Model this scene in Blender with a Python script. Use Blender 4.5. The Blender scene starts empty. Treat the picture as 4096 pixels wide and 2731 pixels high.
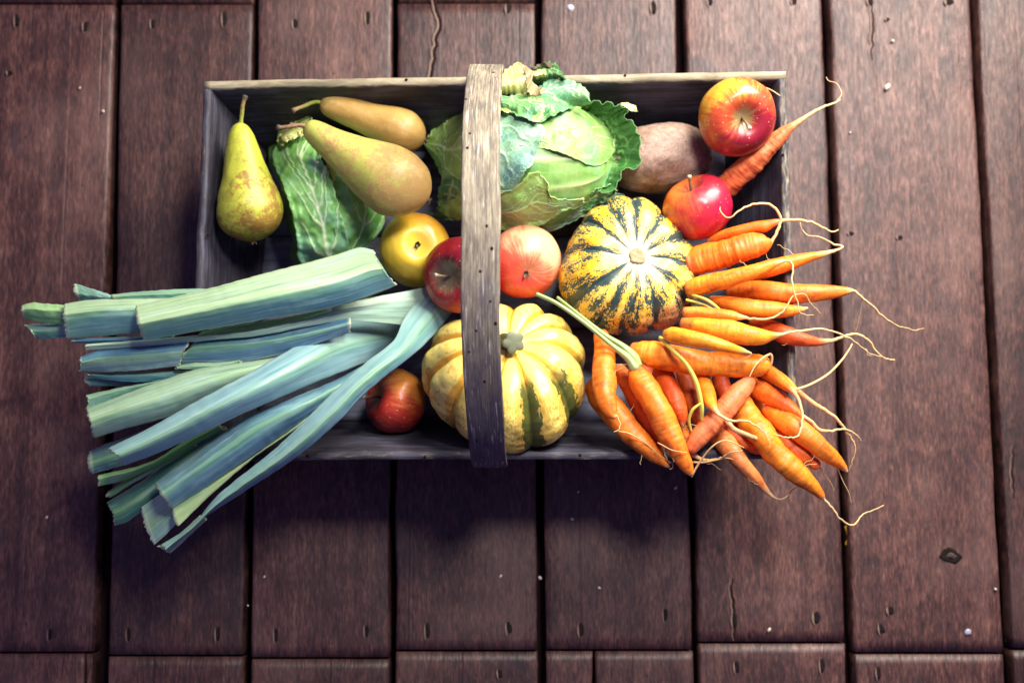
import bpy, math, random
import numpy as np
from mathutils import Vector, Matrix

random.seed(7)
rng = np.random.default_rng(7)
R = math.radians
scene = bpy.context.scene

# ------------------------------------------------------------------ camera
TILT = R(7.1)
FPX = 5120.0                       # focal length in photograph pixels (45 mm on 36 mm, 4096 wide)
D0, ZRIM = 1.183, 0.13             # distance along the axis to the basket rim, rim height
CAM = np.array([0.0, -math.sin(TILT) * D0, ZRIM + math.cos(TILT) * D0])
cd = bpy.data.cameras.new('camera')
cam = bpy.data.objects.new('camera', cd)
scene.collection.objects.link(cam)
cam.location = CAM
cam.rotation_euler = (TILT, 0, 0)
cd.sensor_width = 36.0
cd.lens = 45.0
cd.clip_start, cd.clip_end = 0.05, 60.0
cd.dof.use_dof = True
cd.dof.focus_distance = 1.135
cd.dof.aperture_fstop = 3.5
scene.camera = cam

# ------------------------------------------------------------------ light
world = bpy.data.worlds.new('World')
scene.world = world
world.use_nodes = True
bg = world.node_tree.nodes['Background']
bg.inputs[0].default_value = (0.42, 0.33, 0.90, 1)
bg.inputs[1].default_value = 0.27


def area(name, loc, target, size, power, col, sy=None):
    l = bpy.data.lights.new(name, 'AREA')
    l.energy = power
    l.color = col
    l.size = size
    if sy:
        l.shape = 'RECTANGLE'
        l.size_y = sy
    o = bpy.data.objects.new(name, l)
    scene.collection.objects.link(o)
    o.location = loc
    o.rotation_euler = (Vector(target) - Vector(loc)).to_track_quat('-Z', 'Y').to_euler()
    return o


area('window_light', (0.64, 0.90, 0.80), (0.08, 0.06, 0.1), 0.60, 36.0, (1.0, 0.93, 0.82), 0.60)
sl = bpy.data.lights.new('basket_fill_spot', 'SPOT')  # unseen spot added to brighten the basket and leave the corners darker
sl.energy = 85.0
sl.color = (1.0, 0.95, 0.90)
sl.spot_size = R(46)
sl.spot_blend = 1.0
sl.shadow_soft_size = 0.16
so = bpy.data.objects.new('basket_fill_spot', sl)
scene.collection.objects.link(so)
so.location = (0.34, 0.62, 1.50)
so.rotation_euler = (Vector((0.03, 0.05, 0.08)) - Vector(so.location)).to_track_quat('-Z', 'Y').to_euler()

scene.view_settings.view_transform = 'Standard'
scene.view_settings.look = 'None'
scene.view_settings.gamma = 1.0
scene.view_settings.use_curve_mapping = False
scene.view_settings.exposure = 0.50

# ------------------------------------------------------------------ helpers
_ct, _st = math.cos(TILT), math.sin(TILT)


def W(px, py, z):
    """where the ray of a photograph pixel meets height z"""
    px, py, z = np.broadcast_arrays(np.asarray(px, float), np.asarray(py, float), np.asarray(z, float))
    cx, cy = (px - 2048.0) / FPX, -(py - 1365.5) / FPX
    d = np.stack([cx, cy * _ct + _st, cy * _st - _ct], -1)
    t = (z - CAM[2]) / d[..., 2]
    return CAM + d * t[..., None]


def mpp(p):
    """metres per photograph pixel at world point(s)"""
    p = np.asarray(p, float)
    v = p - CAM
    return (v[..., 1] * _st - v[..., 2] * _ct) / FPX


def _hash(ix, iy, iz, seed):
    n = (ix * 374761393 + iy * 668265263 + iz * 2147483647 + seed * 974711) & 0xffffffff
    n = ((n ^ (n >> 13)) * 1274126177) & 0xffffffff
    n = n ^ (n >> 16)
    return (n & 0xffffff) / float(0xffffff)


def vnoise(p, seed=0):
    p = np.asarray(p, float)
    f = np.floor(p)
    i = f.astype(np.int64)
    w = p - f
    w = w * w * (3 - 2 * w)
    r = 0
    for dx in (0, 1):
        for dy in (0, 1):
            for dz in (0, 1):
                h = _hash(i[..., 0] + dx, i[..., 1] + dy, i[..., 2] + dz, seed)
                r = r + h * (w[..., 0] if dx else 1 - w[..., 0]) * (w[..., 1] if dy else 1 - w[..., 1]) * (w[..., 2] if dz else 1 - w[..., 2])
    return r * 2 - 1


def fbm(p, seed=0, oct=3):
    p = np.asarray(p, float)
    a, s, r = 1.0, 1.0, 0
    for k in range(oct):
        r = r + a * vnoise(p * s, seed + k * 17)
        a *= 0.5
        s *= 2.03
    return r


def smooth(x, a, b):
    t = np.clip((x - a) / (b - a), 0, 1)
    return t * t * (3 - 2 * t)


def crom(pts, n, closed=False):
    """resample a polyline (any dimension) with a centripetal-ish Catmull-Rom, n even-length samples"""
    P = np.asarray(pts, float)
    if len(P) == 2:
        t = np.linspace(0, 1, n)[:, None]
        return P[0] * (1 - t) + P[1] * t
    Q = np.vstack([2 * P[0] - P[1], P, 2 * P[-1] - P[-2]])
    out = []
    m = 14
    for i in range(1, len(Q) - 2):
        p0, p1, p2, p3 = Q[i - 1], Q[i], Q[i + 1], Q[i + 2]
        t = np.linspace(0, 1, m, endpoint=False)[:, None]
        out.append(0.5 * ((2 * p1) + (-p0 + p2) * t + (2 * p0 - 5 * p1 + 4 * p2 - p3) * t ** 2 + (-p0 + 3 * p1 - 3 * p2 + p3) * t ** 3))
    out.append(P[-1:])
    S = np.vstack(out)
    k = min(3, S.shape[1])
    L = np.concatenate([[0], np.cumsum(np.linalg.norm(np.diff(S[:, :k], axis=0), axis=1))])
    u = np.linspace(0, L[-1], n)
    return np.stack([np.interp(u, L, S[:, j]) for j in range(S.shape[1])], 1)


ORG = {}                            # world origin of every object (only translations are used)


def origin(o):
    return ORG.get(o.name, np.zeros(3))


def link(o, parent=None):
    scene.collection.objects.link(o)
    if parent is not None:
        o.parent = parent
    return o


def tag(o, label, cat, group=None):
    o['label'] = label
    o['category'] = cat
    if group:
        o['group'] = group
    return o


def empty(name, loc, label, cat, group=None):
    o = bpy.data.objects.new(name, None)
    o.empty_display_size = 0.02
    o.location = loc
    link(o)
    ORG[o.name] = np.array(loc, float)
    return tag(o, label, cat, group)


def mk(name, V, F, mat, parent=None, attrs=None, org=None, smooth_shade=True, color=None):
    """one mesh object from world-space vertices"""
    V = np.asarray(V, float).reshape(-1, 3)
    if parent is not None:
        o0 = origin(parent)
        loc = np.zeros(3)
    else:
        o0 = np.zeros(3) if org is None else np.asarray(org, float)
        loc = o0
    me = bpy.data.meshes.new(name)
    me.from_pydata((V - o0).tolist(), [], F if isinstance(F, list) else F.tolist())
    if smooth_shade:
        me.polygons.foreach_set('use_smooth', [True] * len(me.polygons))
    for k, a in (attrs or {}).items():
        a = np.asarray(a, np.float32)
        if a.ndim > 1 and a.shape[-1] == 3:
            at = me.attributes.new(k, 'FLOAT_VECTOR', 'POINT')
            at.data.foreach_set('vector', a.reshape(-1))
        else:
            at = me.attributes.new(k, 'FLOAT', 'POINT')
            at.data.foreach_set('value', a.reshape(-1))
    me.materials.append(mat)
    me.update()
    o = bpy.data.objects.new(name, me)
    o.location = loc
    link(o, parent)
    ORG[o.name] = o0
    if color:
        o.color = (*color, 1)
    return o


def grid_faces(nr, nc, wrap=False, off=0, flip=False):
    r = np.arange(nr - 1)[:, None]
    c = np.arange(nc if wrap else nc - 1)[None, :]
    c2 = (c + 1) % nc
    a = r * nc + c
    b = r * nc + c2
    d = (r + 1) * nc + c
    e = (r + 1) * nc + c2
    f = np.stack([a, b, e, d], -1).reshape(-1, 4) + off
    return f[:, ::-1] if flip else f


def frames(P):
    T = np.gradient(P, axis=0)
    T /= np.linalg.norm(T, axis=1)[:, None] + 1e-12
    up = np.array([0, 0, 1.0])
    n = up - T[0] * np.dot(up, T[0])
    if np.linalg.norm(n) < 1e-3:
        n = np.array([1.0, 0, 0]) - T[0] * T[0][0]
    n /= np.linalg.norm(n)
    N = [n]
    for i in range(1, len(P)):
        n = N[-1] - T[i] * np.dot(N[-1], T[i])
        n /= np.linalg.norm(n) + 1e-12
        N.append(n)
    N = np.array(N)
    B = np.cross(T, N)
    return T, N, B


def tube(name, P, rad, mat, parent=None, seg=16, org=None, rfun=None, attrs=True, color=None, capround=0.5, flat=1.0):
    """swept body; P (n,3) world, rad (n,) metres; round ends"""
    P = np.asarray(P, float)
    rad = np.asarray(rad, float)
    T, N, B = frames(P)
    # rounded caps
    k = np.array([0.05, 0.35, 0.65, 0.88])
    d = np.sqrt(1 - k ** 2)
    P = np.vstack([P[0] - T[0] * (d * rad[0] * capround)[:, None], P, P[-1] + T[-1] * (d[::-1] * rad[-1] * capround)[:, None]])
    rad = np.concatenate([k * rad[0], rad, k[::-1] * rad[-1]])
    N = np.vstack([np.repeat(N[:1], 4, 0), N, np.repeat(N[-1:], 4, 0)])
    B = np.vstack([np.repeat(B[:1], 4, 0), B, np.repeat(B[-1:], 4, 0)])
    n = len(P)
    s = np.concatenate([[0], np.cumsum(np.linalg.norm(np.diff(P, axis=0), axis=1))])
    a = np.linspace(0, 2 * math.pi, seg, endpoint=False)
    A, S = np.meshgrid(a, s)
    rr = np.repeat(rad[:, None], seg, 1)
    if rfun is not None:
        rr = rr * rfun(A, S, S / s[-1])
    V = P[:, None, :] + N[:, None, :] * (np.cos(A) * rr * flat)[..., None] + B[:, None, :] * (np.sin(A) * rr)[..., None]
    F = grid_faces(n, seg, True)
    F = np.vstack([F])
    caps = [list(range(seg))[::-1], [(n - 1) * seg + j for j in range(seg)]]
    F = F.tolist() + caps
    at = dict(tt=(S / s[-1]).ravel(), rad=rr.ravel(), tex=np.stack([np.cos(A), np.sin(A), S * 100], -1).reshape(-1, 3)) if attrs else None
    return mk(name, V, F, mat, parent, at, org, color=color)


def sheet(name, Vtop, mat, parent=None, thick=0.0008, attrs=None, org=None, color=None):
    """a grid (nr,nc,3) given real thickness"""
    nr, nc, _ = Vtop.shape
    du = np.gradient(Vtop, axis=1)
    dv = np.gradient(Vtop, axis=0)
    n = np.cross(du, dv)
    n /= np.linalg.norm(n, axis=-1)[..., None] + 1e-12
    if n[..., 2].mean() < 0:
        n = -n
        fl = True
    else:
        fl = False
    Vb = Vtop - n * thick
    V = np.vstack([Vtop.reshape(-1, 3), Vb.reshape(-1, 3)])
    F = np.vstack([grid_faces(nr, nc, flip=fl), grid_faces(nr, nc, off=nr * nc, flip=not fl)])
    ring = [(0, c) for c in range(nc)] + [(r, nc - 1) for r in range(1, nr)] + [(nr - 1, c) for c in range(nc - 2, -1, -1)] + [(r, 0) for r in range(nr - 2, 0, -1)]
    idx = np.array([r * nc + c for r, c in ring])
    nx = np.roll(idx, -1)
    side = np.stack([idx, nx, nx + nr * nc, idx + nr * nc], -1)
    if not fl:
        side = side[:, ::-1]
    F = np.vstack([F, side])
    at = {k: np.concatenate([np.asarray(a).reshape(nr * nc, -1)] * 2) for k, a in (attrs or {}).items()}
    at = {k: (a if a.shape[1] == 3 else a.ravel()) for k, a in at.items()}
    return mk(name, V, F, mat, parent, at, org, color=color)


# ------------------------------------------------------------------ material builder
class Mat:
    def __init__(s, name):
        s.m = bpy.data.materials.new(name)
        s.m.use_nodes = True
        s.nt = s.m.node_tree
        s.b = s.nt.nodes['Principled BSDF']
        s.out = s.nt.nodes['Material Output']

    def n(s, t):
        return s.nt.nodes.new(t)

    def set(s, sock, v):
        if isinstance(v, bpy.types.NodeSocket):
            s.nt.links.new(v, sock)
        elif isinstance(v, (tuple, list)) and len(v) == 3 and sock.type == 'RGBA':
            sock.default_value = (*v, 1)
        else:
            sock.default_value = v

    def attr(s, name, vec=False):
        n = s.n('ShaderNodeAttribute')
        n.attribute_name = name
        return n.outputs['Vector' if vec else 'Fac']

    def obj(s):
        return s.n('ShaderNodeTexCoord').outputs['Object']

    def rnd(s):
        return s.n('ShaderNodeObjectInfo').outputs['Random']

    def ocol(s):
        return s.n('ShaderNodeObjectInfo').outputs['Color']

    def nz(s):
        g = s.n('ShaderNodeTexCoord').outputs['Normal']
        x = s.n('ShaderNodeSeparateXYZ')
        s.set(x.inputs[0], g)
        return x.outputs

    def sep(s, v):
        x = s.n('ShaderNodeSeparateXYZ')
        s.set(x.inputs[0], v)
        return x.outputs

    def comb(s, x, y, z):
        c = s.n('ShaderNodeCombineXYZ')
        for i, v in enumerate((x, y, z)):
            s.set(c.inputs[i], v)
        return c.outputs[0]

    def vm(s, op, a, b):
        n = s.n('ShaderNodeVectorMath')
        n.operation = op
        s.set(n.inputs[0], a)
        s.set(n.inputs[1], b)
        return n.outputs[0]

    def scl(s, v, k):
        return s.vm('MULTIPLY', v, k)

    def noise(s, v, scale=1.0, detail=3.0, rough=0.55, dist=0.0):
        n = s.n('ShaderNodeTexNoise')
        s.set(n.inputs['Vector'], v)
        s.set(n.inputs['Scale'], scale)
        n.inputs['Detail'].default_value = detail
        n.inputs['Roughness'].default_value = rough
        n.inputs['Distortion'].default_value = dist
        return n.outputs['Fac']

    def vor(s, v, scale=1.0, feat='F1', rand=1.0):
        n = s.n('ShaderNodeTexVoronoi')
        n.feature = feat
        s.set(n.inputs['Vector'], v)
        n.inputs['Scale'].default_value = scale
        n.inputs['Randomness'].default_value = rand
        return n.outputs['Distance']

    def math(s, op, a, b=0.0, c=0.0, clamp=False):
        n = s.n('ShaderNodeMath')
        n.operation = op
        n.use_clamp = clamp
        s.set(n.inputs[0], a)
        s.set(n.inputs[1], b)
        s.set(n.inputs[2], c)
        return n.outputs[0]

    def step(s, x, a, b):
        n = s.n('ShaderNodeMapRange')
        n.interpolation_type = 'SMOOTHSTEP'
        s.set(n.inputs['Value'], x)
        n.inputs['From Min'].default_value = a
        n.inputs['From Max'].default_value = b
        return n.outputs['Result']

    def lin(s, x, a, b, c=0.0, d=1.0):
        n = s.n('ShaderNodeMapRange')
        s.set(n.inputs['Value'], x)
        for k, v in zip(('From Min', 'From Max', 'To Min', 'To Max'), (a, b, c, d)):
            n.inputs[k].default_value = v
        return n.outputs['Result']

    def ramp(s, f, stops):
        n = s.n('ShaderNodeValToRGB')
        s.set(n.inputs[0], f)
        e = n.color_ramp.elements
        while len(e) < len(stops):
            e.new(0.5)
        for i, (p, c) in enumerate(stops):
            e[i].position = p
            e[i].color = (*c, 1)
        return n.outputs[0]

    def mix(s, f, a, b, mode='MIX'):
        n = s.n('ShaderNodeMix')
        n.data_type = 'RGBA'
        n.blend_type = mode
        n.clamp_factor = True
        s.set(n.inputs[0], f)
        s.set(n.inputs[6], a)
        s.set(n.inputs[7], b)
        return n.outputs[2]

    def bump(s, h, strength=0.3, dist=0.001, nrm=None):
        n = s.n('ShaderNodeBump')
        n.inputs['Strength'].default_value = strength
        n.inputs['Distance'].default_value = dist
        s.set(n.inputs['Height'], h)
        if nrm is not None:
            s.set(n.inputs['Normal'], nrm)
        return n.outputs[0]

    def done(s, base, rough=0.5, bump=None, spec=0.5, coat=0.0, sss=0.0, sssr=(0.004, 0.002, 0.001)):
        s.set(s.b.inputs['Base Color'], base)
        s.set(s.b.inputs['Roughness'], rough)
        s.b.inputs['Specular IOR Level'].default_value = spec
        if bump is not None:
            s.set(s.b.inputs['Normal'], bump)
        if coat:
            s.b.inputs['Coat Weight'].default_value = coat
            s.b.inputs['Coat Roughness'].default_value = 0.25
        if sss:
            s.b.inputs['Subsurface Weight'].default_value = sss
            s.b.inputs['Subsurface Radius'].default_value = sssr
            s.b.inputs['Subsurface Scale'].default_value = 1.0
        return s.m


# ------------------------------------------------------------------ materials
def m_floor():
    m = Mat('floor_wood')
    v = m.vm('ADD', m.obj(), m.comb(m.math('MULTIPLY', m.rnd(), 37.0), m.math('MULTIPLY', m.rnd(), 11.0), 0.0))
    big = m.noise(m.scl(v, (9, 5, 9)), 1, 3, 0.55)
    fib = m.noise(m.scl(v, (700, 110, 100)), 1, 3, 0.6, 0.2)
    mid = m.noise(m.scl(v, (300, 62, 60)), 1, 4, 0.6, 0.3)
    blot = m.noise(m.scl(v, (40, 26, 30)), 1, 5, 0.65, 0.4)
    lng = m.noise(m.scl(v, (70, 2.2, 30)), 1, 4, 0.6, 0.15)
    f = m.math('ADD', m.math('MULTIPLY', fib, 0.46), m.math('ADD', m.math('MULTIPLY', mid, 0.50), m.math('MULTIPLY', big, 0.20)))
    f = m.math('ADD', f, m.math('ADD', m.math('MULTIPLY', m.math('SUBTRACT', blot, 0.5), 0.30), m.math('MULTIPLY', m.math('SUBTRACT', lng, 0.5), 0.35)))
    col = m.ramp(f, [(0.42, (0.014, 0.0060, 0.0065)), (0.56, (0.050, 0.0195, 0.0165)), (0.68, (0.110, 0.048, 0.037)), (0.84, (0.215, 0.112, 0.080))])
    # worn, greyed patches and dark stains
    col = m.mix(m.math('MULTIPLY', m.step(big, 0.50, 0.70), 0.30), col, (0.145, 0.088, 0.074))
    st = m.noise(m.scl(v, (17, 11, 10)), 1, 5, 0.65, 0.8)
    col = m.mix(m.math('MULTIPLY', m.step(st, 0.60, 0.72), 0.55), col, (0.024, 0.017, 0.022))
    # long splits of dark grain
    ln = m.noise(m.scl(v, (120, 1.1, 40)), 1, 2, 0.5, 0.1)
    col = m.mix(m.math('MULTIPLY', m.step(ln, 0.68, 0.73), 0.6), col, (0.014, 0.008, 0.009))
    # pale scuffs
    sc = m.noise(m.scl(v, (130, 70, 40)), 1, 5, 0.7)
    col = m.mix(m.math('MULTIPLY', m.step(sc, 0.64, 0.76), 0.35), col, (0.20, 0.15, 0.125))
    # odd little pits
    pt = m.vor(m.scl(v, (60, 34, 1)), 1)
    col = m.mix(m.math('MULTIPLY', m.step(pt, 0.10, 0.05), 0.7), col, (0.012, 0.008, 0.010))
    tone = m.lin(m.rnd(), 0, 1, 0.62, 1.06)
    col = m.mix(1.0, col, m.comb(tone, tone, tone), 'MULTIPLY')
    h = m.math('ADD', m.math('MULTIPLY', fib, 0.4), m.math('SUBTRACT', m.math('ADD', mid, lng), m.math('MULTIPLY', m.step(ln, 0.64, 0.72), 0.9)))
    return m.done(col, m.lin(mid, 0.3, 0.7, 0.58, 0.42), m.bump(h, 0.45, 0.0012), 0.40)


def m_trug():
    m = Mat('weathered_board')
    v = m.obj()
    g = m.attr('grain', True)
    fib = m.noise(m.scl(g, (14, 420, 420)), 1, 4, 0.65, 0.3)
    mid = m.noise(m.scl(g, (16, 90, 90)), 1, 5, 0.7, 0.8)
    big = m.noise(m.scl(v, (14, 14, 14)), 1, 4, 0.6)
    f = m.math('ADD', m.math('MULTIPLY', fib, 0.35), m.math('ADD', m.math('MULTIPLY', mid, 0.4), m.math('MULTIPLY', big, 0.45)))
    col = m.ramp(f, [(0.44, (0.010, 0.007, 0.011)), (0.58, (0.028, 0.025, 0.036)), (0.70, (0.070, 0.071, 0.105)), (0.86, (0.17, 0.18, 0.24))])
    wear = m.attr('wear')
    wn = m.math('ADD', wear, m.math('MULTIPLY', m.math('SUBTRACT', m.noise(m.scl(g, (60, 300, 300)), 1, 5, 0.7), 0.5), 1.6))
    bare = m.ramp(mid, [(0.3, (0.12, 0.10, 0.062)), (0.5, (0.25, 0.215, 0.135)), (0.72, (0.40, 0.36, 0.24))])
    col = m.mix(m.step(wn, 0.45, 0.95), col, bare)
    return m.done(col, 0.62, m.bump(m.math('ADD', fib, mid), 0.4, 0.0008), 0.35)


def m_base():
    m = Mat('lit_base_board')  # pale bluish light on the boards is mixed into their colour
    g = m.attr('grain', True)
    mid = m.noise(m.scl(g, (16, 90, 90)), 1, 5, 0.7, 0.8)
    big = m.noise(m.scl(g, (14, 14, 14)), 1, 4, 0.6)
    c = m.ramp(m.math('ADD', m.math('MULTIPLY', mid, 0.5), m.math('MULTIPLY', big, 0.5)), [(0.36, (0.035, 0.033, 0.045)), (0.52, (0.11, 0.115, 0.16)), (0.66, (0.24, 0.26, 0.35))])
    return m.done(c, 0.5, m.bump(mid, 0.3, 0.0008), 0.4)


def m_handle():
    m = Mat('handle_wood')
    g = m.attr('grain', True)       # x along the strip, y across (metres)
    fib = m.noise(m.scl(g, (18, 900, 1)), 1, 4, 0.7, 0.2)
    fib2 = m.noise(m.scl(g, (55, 420, 1)), 1, 4, 0.7, 0.4)
    big = m.noise(m.scl(g, (22, 60, 1)), 1, 4, 0.6, 0.5)
    f = m.math('ADD', m.math('MULTIPLY', fib, 0.5), m.math('ADD', m.math('MULTIPLY', fib2, 0.35), m.math('MULTIPLY', big, 0.35)))
    col = m.ramp(f, [(0.46, (0.055, 0.045, 0.040)), (0.57, (0.130, 0.110, 0.085)), (0.67, (0.25, 0.215, 0.15)), (0.80, (0.46, 0.41, 0.28))])
    # the near end of the handle is darker and more violet
    near_end = m.step(m.math('ADD', m.attr('tt'), m.math('MULTIPLY', m.math('SUBTRACT', big, 0.5), 0.7)), 0.52, 0.72)
    col = m.mix(m.math('MULTIPLY', near_end, 0.80), col, m.mix(0.86, col, (0.035, 0.028, 0.055)))
    # pale flaking streaks
    fl = m.noise(m.scl(g, (34, 620, 1)), 1, 3, 0.6, 0.3)
    fl = m.math('ADD', fl, m.math('MULTIPLY', m.math('SUBTRACT', m.noise(m.scl(g, (14, 40, 1)), 1, 2), 0.5), 0.35))
    col = m.mix(m.math('MULTIPLY', m.step(fl, 0.60, 0.68), 0.60), col, (0.52, 0.49, 0.43))
    return m.done(col, 0.7, m.bump(f, 0.5, 0.0008), 0.3)


def m_plain(name, col, rough=0.6, var=0.3, spec=0.4):
    m = Mat(name)
    n = m.noise(m.obj(), 300, 4, 0.65)
    c = m.mix(n, tuple(x * (1 - var) for x in col), tuple(min(1, x * (1 + var)) for x in col))
    return m.done(c, rough, m.bump(n, 0.4, 0.0006), spec)


def m_stem(name='stem_brown', c0=(0.22, 0.16, 0.06), c1=(0.10, 0.06, 0.035), tip=(0.05, 0.03, 0.025)):
    m = Mat(name)
    t = m.attr('tt')
    tx = m.attr('tex', True)
    n = m.noise(m.scl(tx, (1, 1, 4)), 1.2, 4, 0.7)
    c = m.mix(m.step(m.math('ADD', t, m.math('MULTIPLY', m.math('SUBTRACT', n, 0.5), 0.7)), 0.3, 0.75), c0, c1)
    c = m.mix(m.step(t, 0.82, 0.97), c, tip)
    return m.done(c, 0.6, m.bump(n, 0.5, 0.0006), 0.35)


def m_apple(name, ground, blush, deep, cover=0.5, streak=0.5, cav=(0.45, 0.42, 0.18), cavsize=0.13, sun=(0, 0, 1), rust=0.0, dots=0.6):
    """ground colour under a streaky blush that lies on one cheek"""
    m = Mat(name)
    tx = m.attr('tex', True)        # cos, sin, polar 0..pi
    pol = m.attr('pol')
    x = m.obj()
    st = m.noise(m.scl(tx, (9, 9, 1.1)), 1, 4, 0.65, 0.25)
    st2 = m.noise(m.scl(tx, (22, 22, 1.6)), 1, 3, 0.6)
    bl = m.noise(x, 38, 4, 0.55)
    nd = m.n('ShaderNodeVectorMath')
    nd.operation = 'DOT_PRODUCT'
    nn = m.n('ShaderNodeVectorMath')
    nn.operation = 'NORMALIZE'
    m.set(nn.inputs[0], x)
    m.set(nd.inputs[0], nn.outputs[0])
    m.set(nd.inputs[1], tuple(Vector(sun).normalized()))
    side = nd.outputs['Value']
    f = m.math('ADD', m.math('MULTIPLY', side, 0.55), m.math('ADD', m.math('MULTIPLY', m.math('SUBTRACT', bl, 0.5), 1.0), m.math('MULTIPLY', m.math('SUBTRACT', st, 0.5), 1.8 * streak)))
    f = m.math('ADD', f, m.math('MULTIPLY', m.math('SUBTRACT', st2, 0.5), 0.8 * streak))
    a = m.step(f, 0.25 - cover, 0.75 - cover)
    c = m.mix(a, ground, blush)
    c = m.mix(m.step(f, 0.75 - cover, 1.25 - cover), c, deep)
    # greenish / russet cavity round the stem
    cn = m.math('ADD', pol, m.math('MULTIPLY', m.math('SUBTRACT', st, 0.5), 0.22))
    c = m.mix(m.math('MULTIPLY', m.step(cn, cavsize, cavsize * 0.45), 0.9), c, cav)
    if rust:
        rn = m.math('ADD', pol, m.math('MULTIPLY', m.math('SUBTRACT', m.noise(m.scl(tx, (14, 14, 2)), 1, 5, 0.75), 0.5), 0.55))
        c = m.mix(m.math('MULTIPLY', m.step(rn, 0.15, 0.09), rust), c, (0.22, 0.17, 0.09))
    br = m.noise(m.vm('ADD', x, (1.7, 0.4, 0)), 70, 5, 0.7)
    c = m.mix(m.math('MULTIPLY', m.step(br, 0.66, 0.72), 0.5), c, (0.16, 0.07, 0.025))
    d = m.vor(x, 190)
    c = m.mix(m.math('MULTIPLY', m.step(d, 0.16, 0.07), dots), c, (0.72, 0.55, 0.36))
    d2 = m.noise(x, 900, 2, 0.5)
    return m.done(c, m.lin(bl, 0.3, 0.7, 0.26, 0.40), m.bump(m.math('ADD', m.math('MULTIPLY', d2, 0.2), bl), 0.12, 0.0015), 0.5, sss=0.06)


def m_pear(name, russet, green, amt, mott=1.0):
    m = Mat(name)
    x = m.obj()
    pol = m.attr('pol')
    n1 = m.noise(x, 34, 5, 0.6)
    n2 = m.noise(x, 210, 5, 0.75)
    n3 = m.noise(x, 620, 3, 0.6)
    f = m.math('ADD', m.math('MULTIPLY', n1, 1.3), m.math('MULTIPLY', n2, 0.75 * mott))
    f = m.math('ADD', f, m.math('MULTIPLY', m.math('SUBTRACT', 0.5, pol), 0.35))
    a = m.step(f, 1.10 - amt, 1.32 - amt)
    rc = m.mix(n1, tuple(v * 0.62 for v in russet), tuple(min(1, v * 1.3) for v in russet))
    gc = m.mix(n2, tuple(v * 0.7 for v in green), tuple(min(1, v * 1.25) for v in green))
    c = m.mix(a, rc, gc)
    c = m.mix(m.math('MULTIPLY', m.step(n3, 0.60, 0.72), 0.35), c, (0.62, 0.50, 0.24))
    dk = m.noise(m.vm('ADD', x, (3.1, 0, 0)), 46, 5, 0.7)
    c = m.mix(m.math('MULTIPLY', m.step(dk, 0.62, 0.74), 0.6), c, (0.15, 0.075, 0.025))
    po = m.step(m.vor(x, 330), 0.20, 0.10)
    c = m.mix(m.math('MULTIPLY', po, 0.45), c, (0.14, 0.075, 0.025))
    sc = m.noise(m.scl(m.vm('ADD', x, (0, 2.7, 0)), (60, 190, 60)), 1, 4, 0.7)
    c = m.mix(m.math('MULTIPLY', m.step(sc, 0.66, 0.72), 0.6), c, (0.16, 0.08, 0.035))
    return m.done(c, m.lin(n2, 0.3, 0.7, 0.38, 0.54), m.bump(m.math('ADD', n3, n2), 0.18, 0.0010), 0.45, sss=0.04)


def m_potato():
    m = Mat('potato_skin')
    x = m.obj()
    n1 = m.noise(x, 30, 5, 0.6)
    n2 = m.noise(x, 240, 5, 0.75)
    c = m.ramp(m.math('ADD', m.math('MULTIPLY', n1, 0.7), m.math('MULTIPLY', n2, 0.4)), [(0.36, (0.10, 0.055, 0.04)), (0.52, (0.23, 0.145, 0.105)), (0.68, (0.38, 0.265, 0.205))])
    cr = m.noise(m.scl(x, (60, 160, 60)), 1, 5, 0.7, 1.2)
    edge = m.math('ABSOLUTE', m.math('SUBTRACT', cr, 0.5))
    crk = m.math('MULTIPLY', m.step(edge, 0.02, 0.004), m.step(n1, 0.52, 0.62))
    c = m.mix(crk, c, (0.05, 0.03, 0.025))
    pit = m.step(m.vor(x, 120), 0.14, 0.06)
    c = m.mix(m.math('MULTIPLY', pit, 0.55), c, (0.07, 0.04, 0.03))
    h = m.math('SUBTRACT', m.math('ADD', n2, n1), m.math('ADD', crk, pit))
    return m.done(c, 0.55, m.bump(h, 0.35, 0.0014), 0.4)


def m_leaf(name, c_lo, c_hi, vein, blue=(0.10, 0.26, 0.24), bamt=0.3, spots=0.5, retic=0.35, rsc=130):
    m = Mat(name)
    x = m.obj()
    v = m.attr('vein')
    n1 = m.noise(x, 24, 4, 0.6)
    n2 = m.noise(x, 110, 4, 0.65)
    c = m.mix(m.step(m.math('ADD', m.math('MULTIPLY', n1, 0.75), m.math('MULTIPLY', n2, 0.25)), 0.34, 0.64), c_lo, c_hi)
    c = m.mix(m.math('MULTIPLY', m.step(m.noise(m.vm('ADD', x, (2, 5, 1)), 30, 4, 0.6), 0.48, 0.68), bamt), c, blue)
    xd = m.vm('ADD', x, m.scl(m.comb(n2, n1, n2), (0.006, 0.006, 0.006)))
    re = m.vor(xd, rsc, 'DISTANCE_TO_EDGE')
    rm = m.step(re, 0.075, 0.0)
    c = m.mix(m.math('MULTIPLY', rm, retic), c, vein)
    c = m.mix(m.math('MULTIPLY', v, 0.92), c, vein)
    d = m.vor(m.vm('ADD', x, (1.3, 0.7, 0)), 85)
    sp = m.math('MULTIPLY', m.step(d, 0.13, 0.06), m.step(n1, 0.45, 0.6))
    c = m.mix(m.math('MULTIPLY', sp, spots), c, (0.03, 0.06, 0.02))
    ed = m.attr('edge')
    c = m.mix(m.math('MULTIPLY', ed, 0.28), c, vein)
    h = m.math('SUBTRACT', m.math('ADD', m.math('MULTIPLY', n2, 0.8), m.math('MULTIPLY', n1, 0.6)), m.math('MULTIPLY', rm, retic * 0.6))
    return m.done(c, m.lin(n2, 0.3, 0.7, 0.36, 0.5), m.bump(h, 0.35, 0.0016), 0.45, sss=0.05, sssr=(0.001, 0.002, 0.0005))


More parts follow.
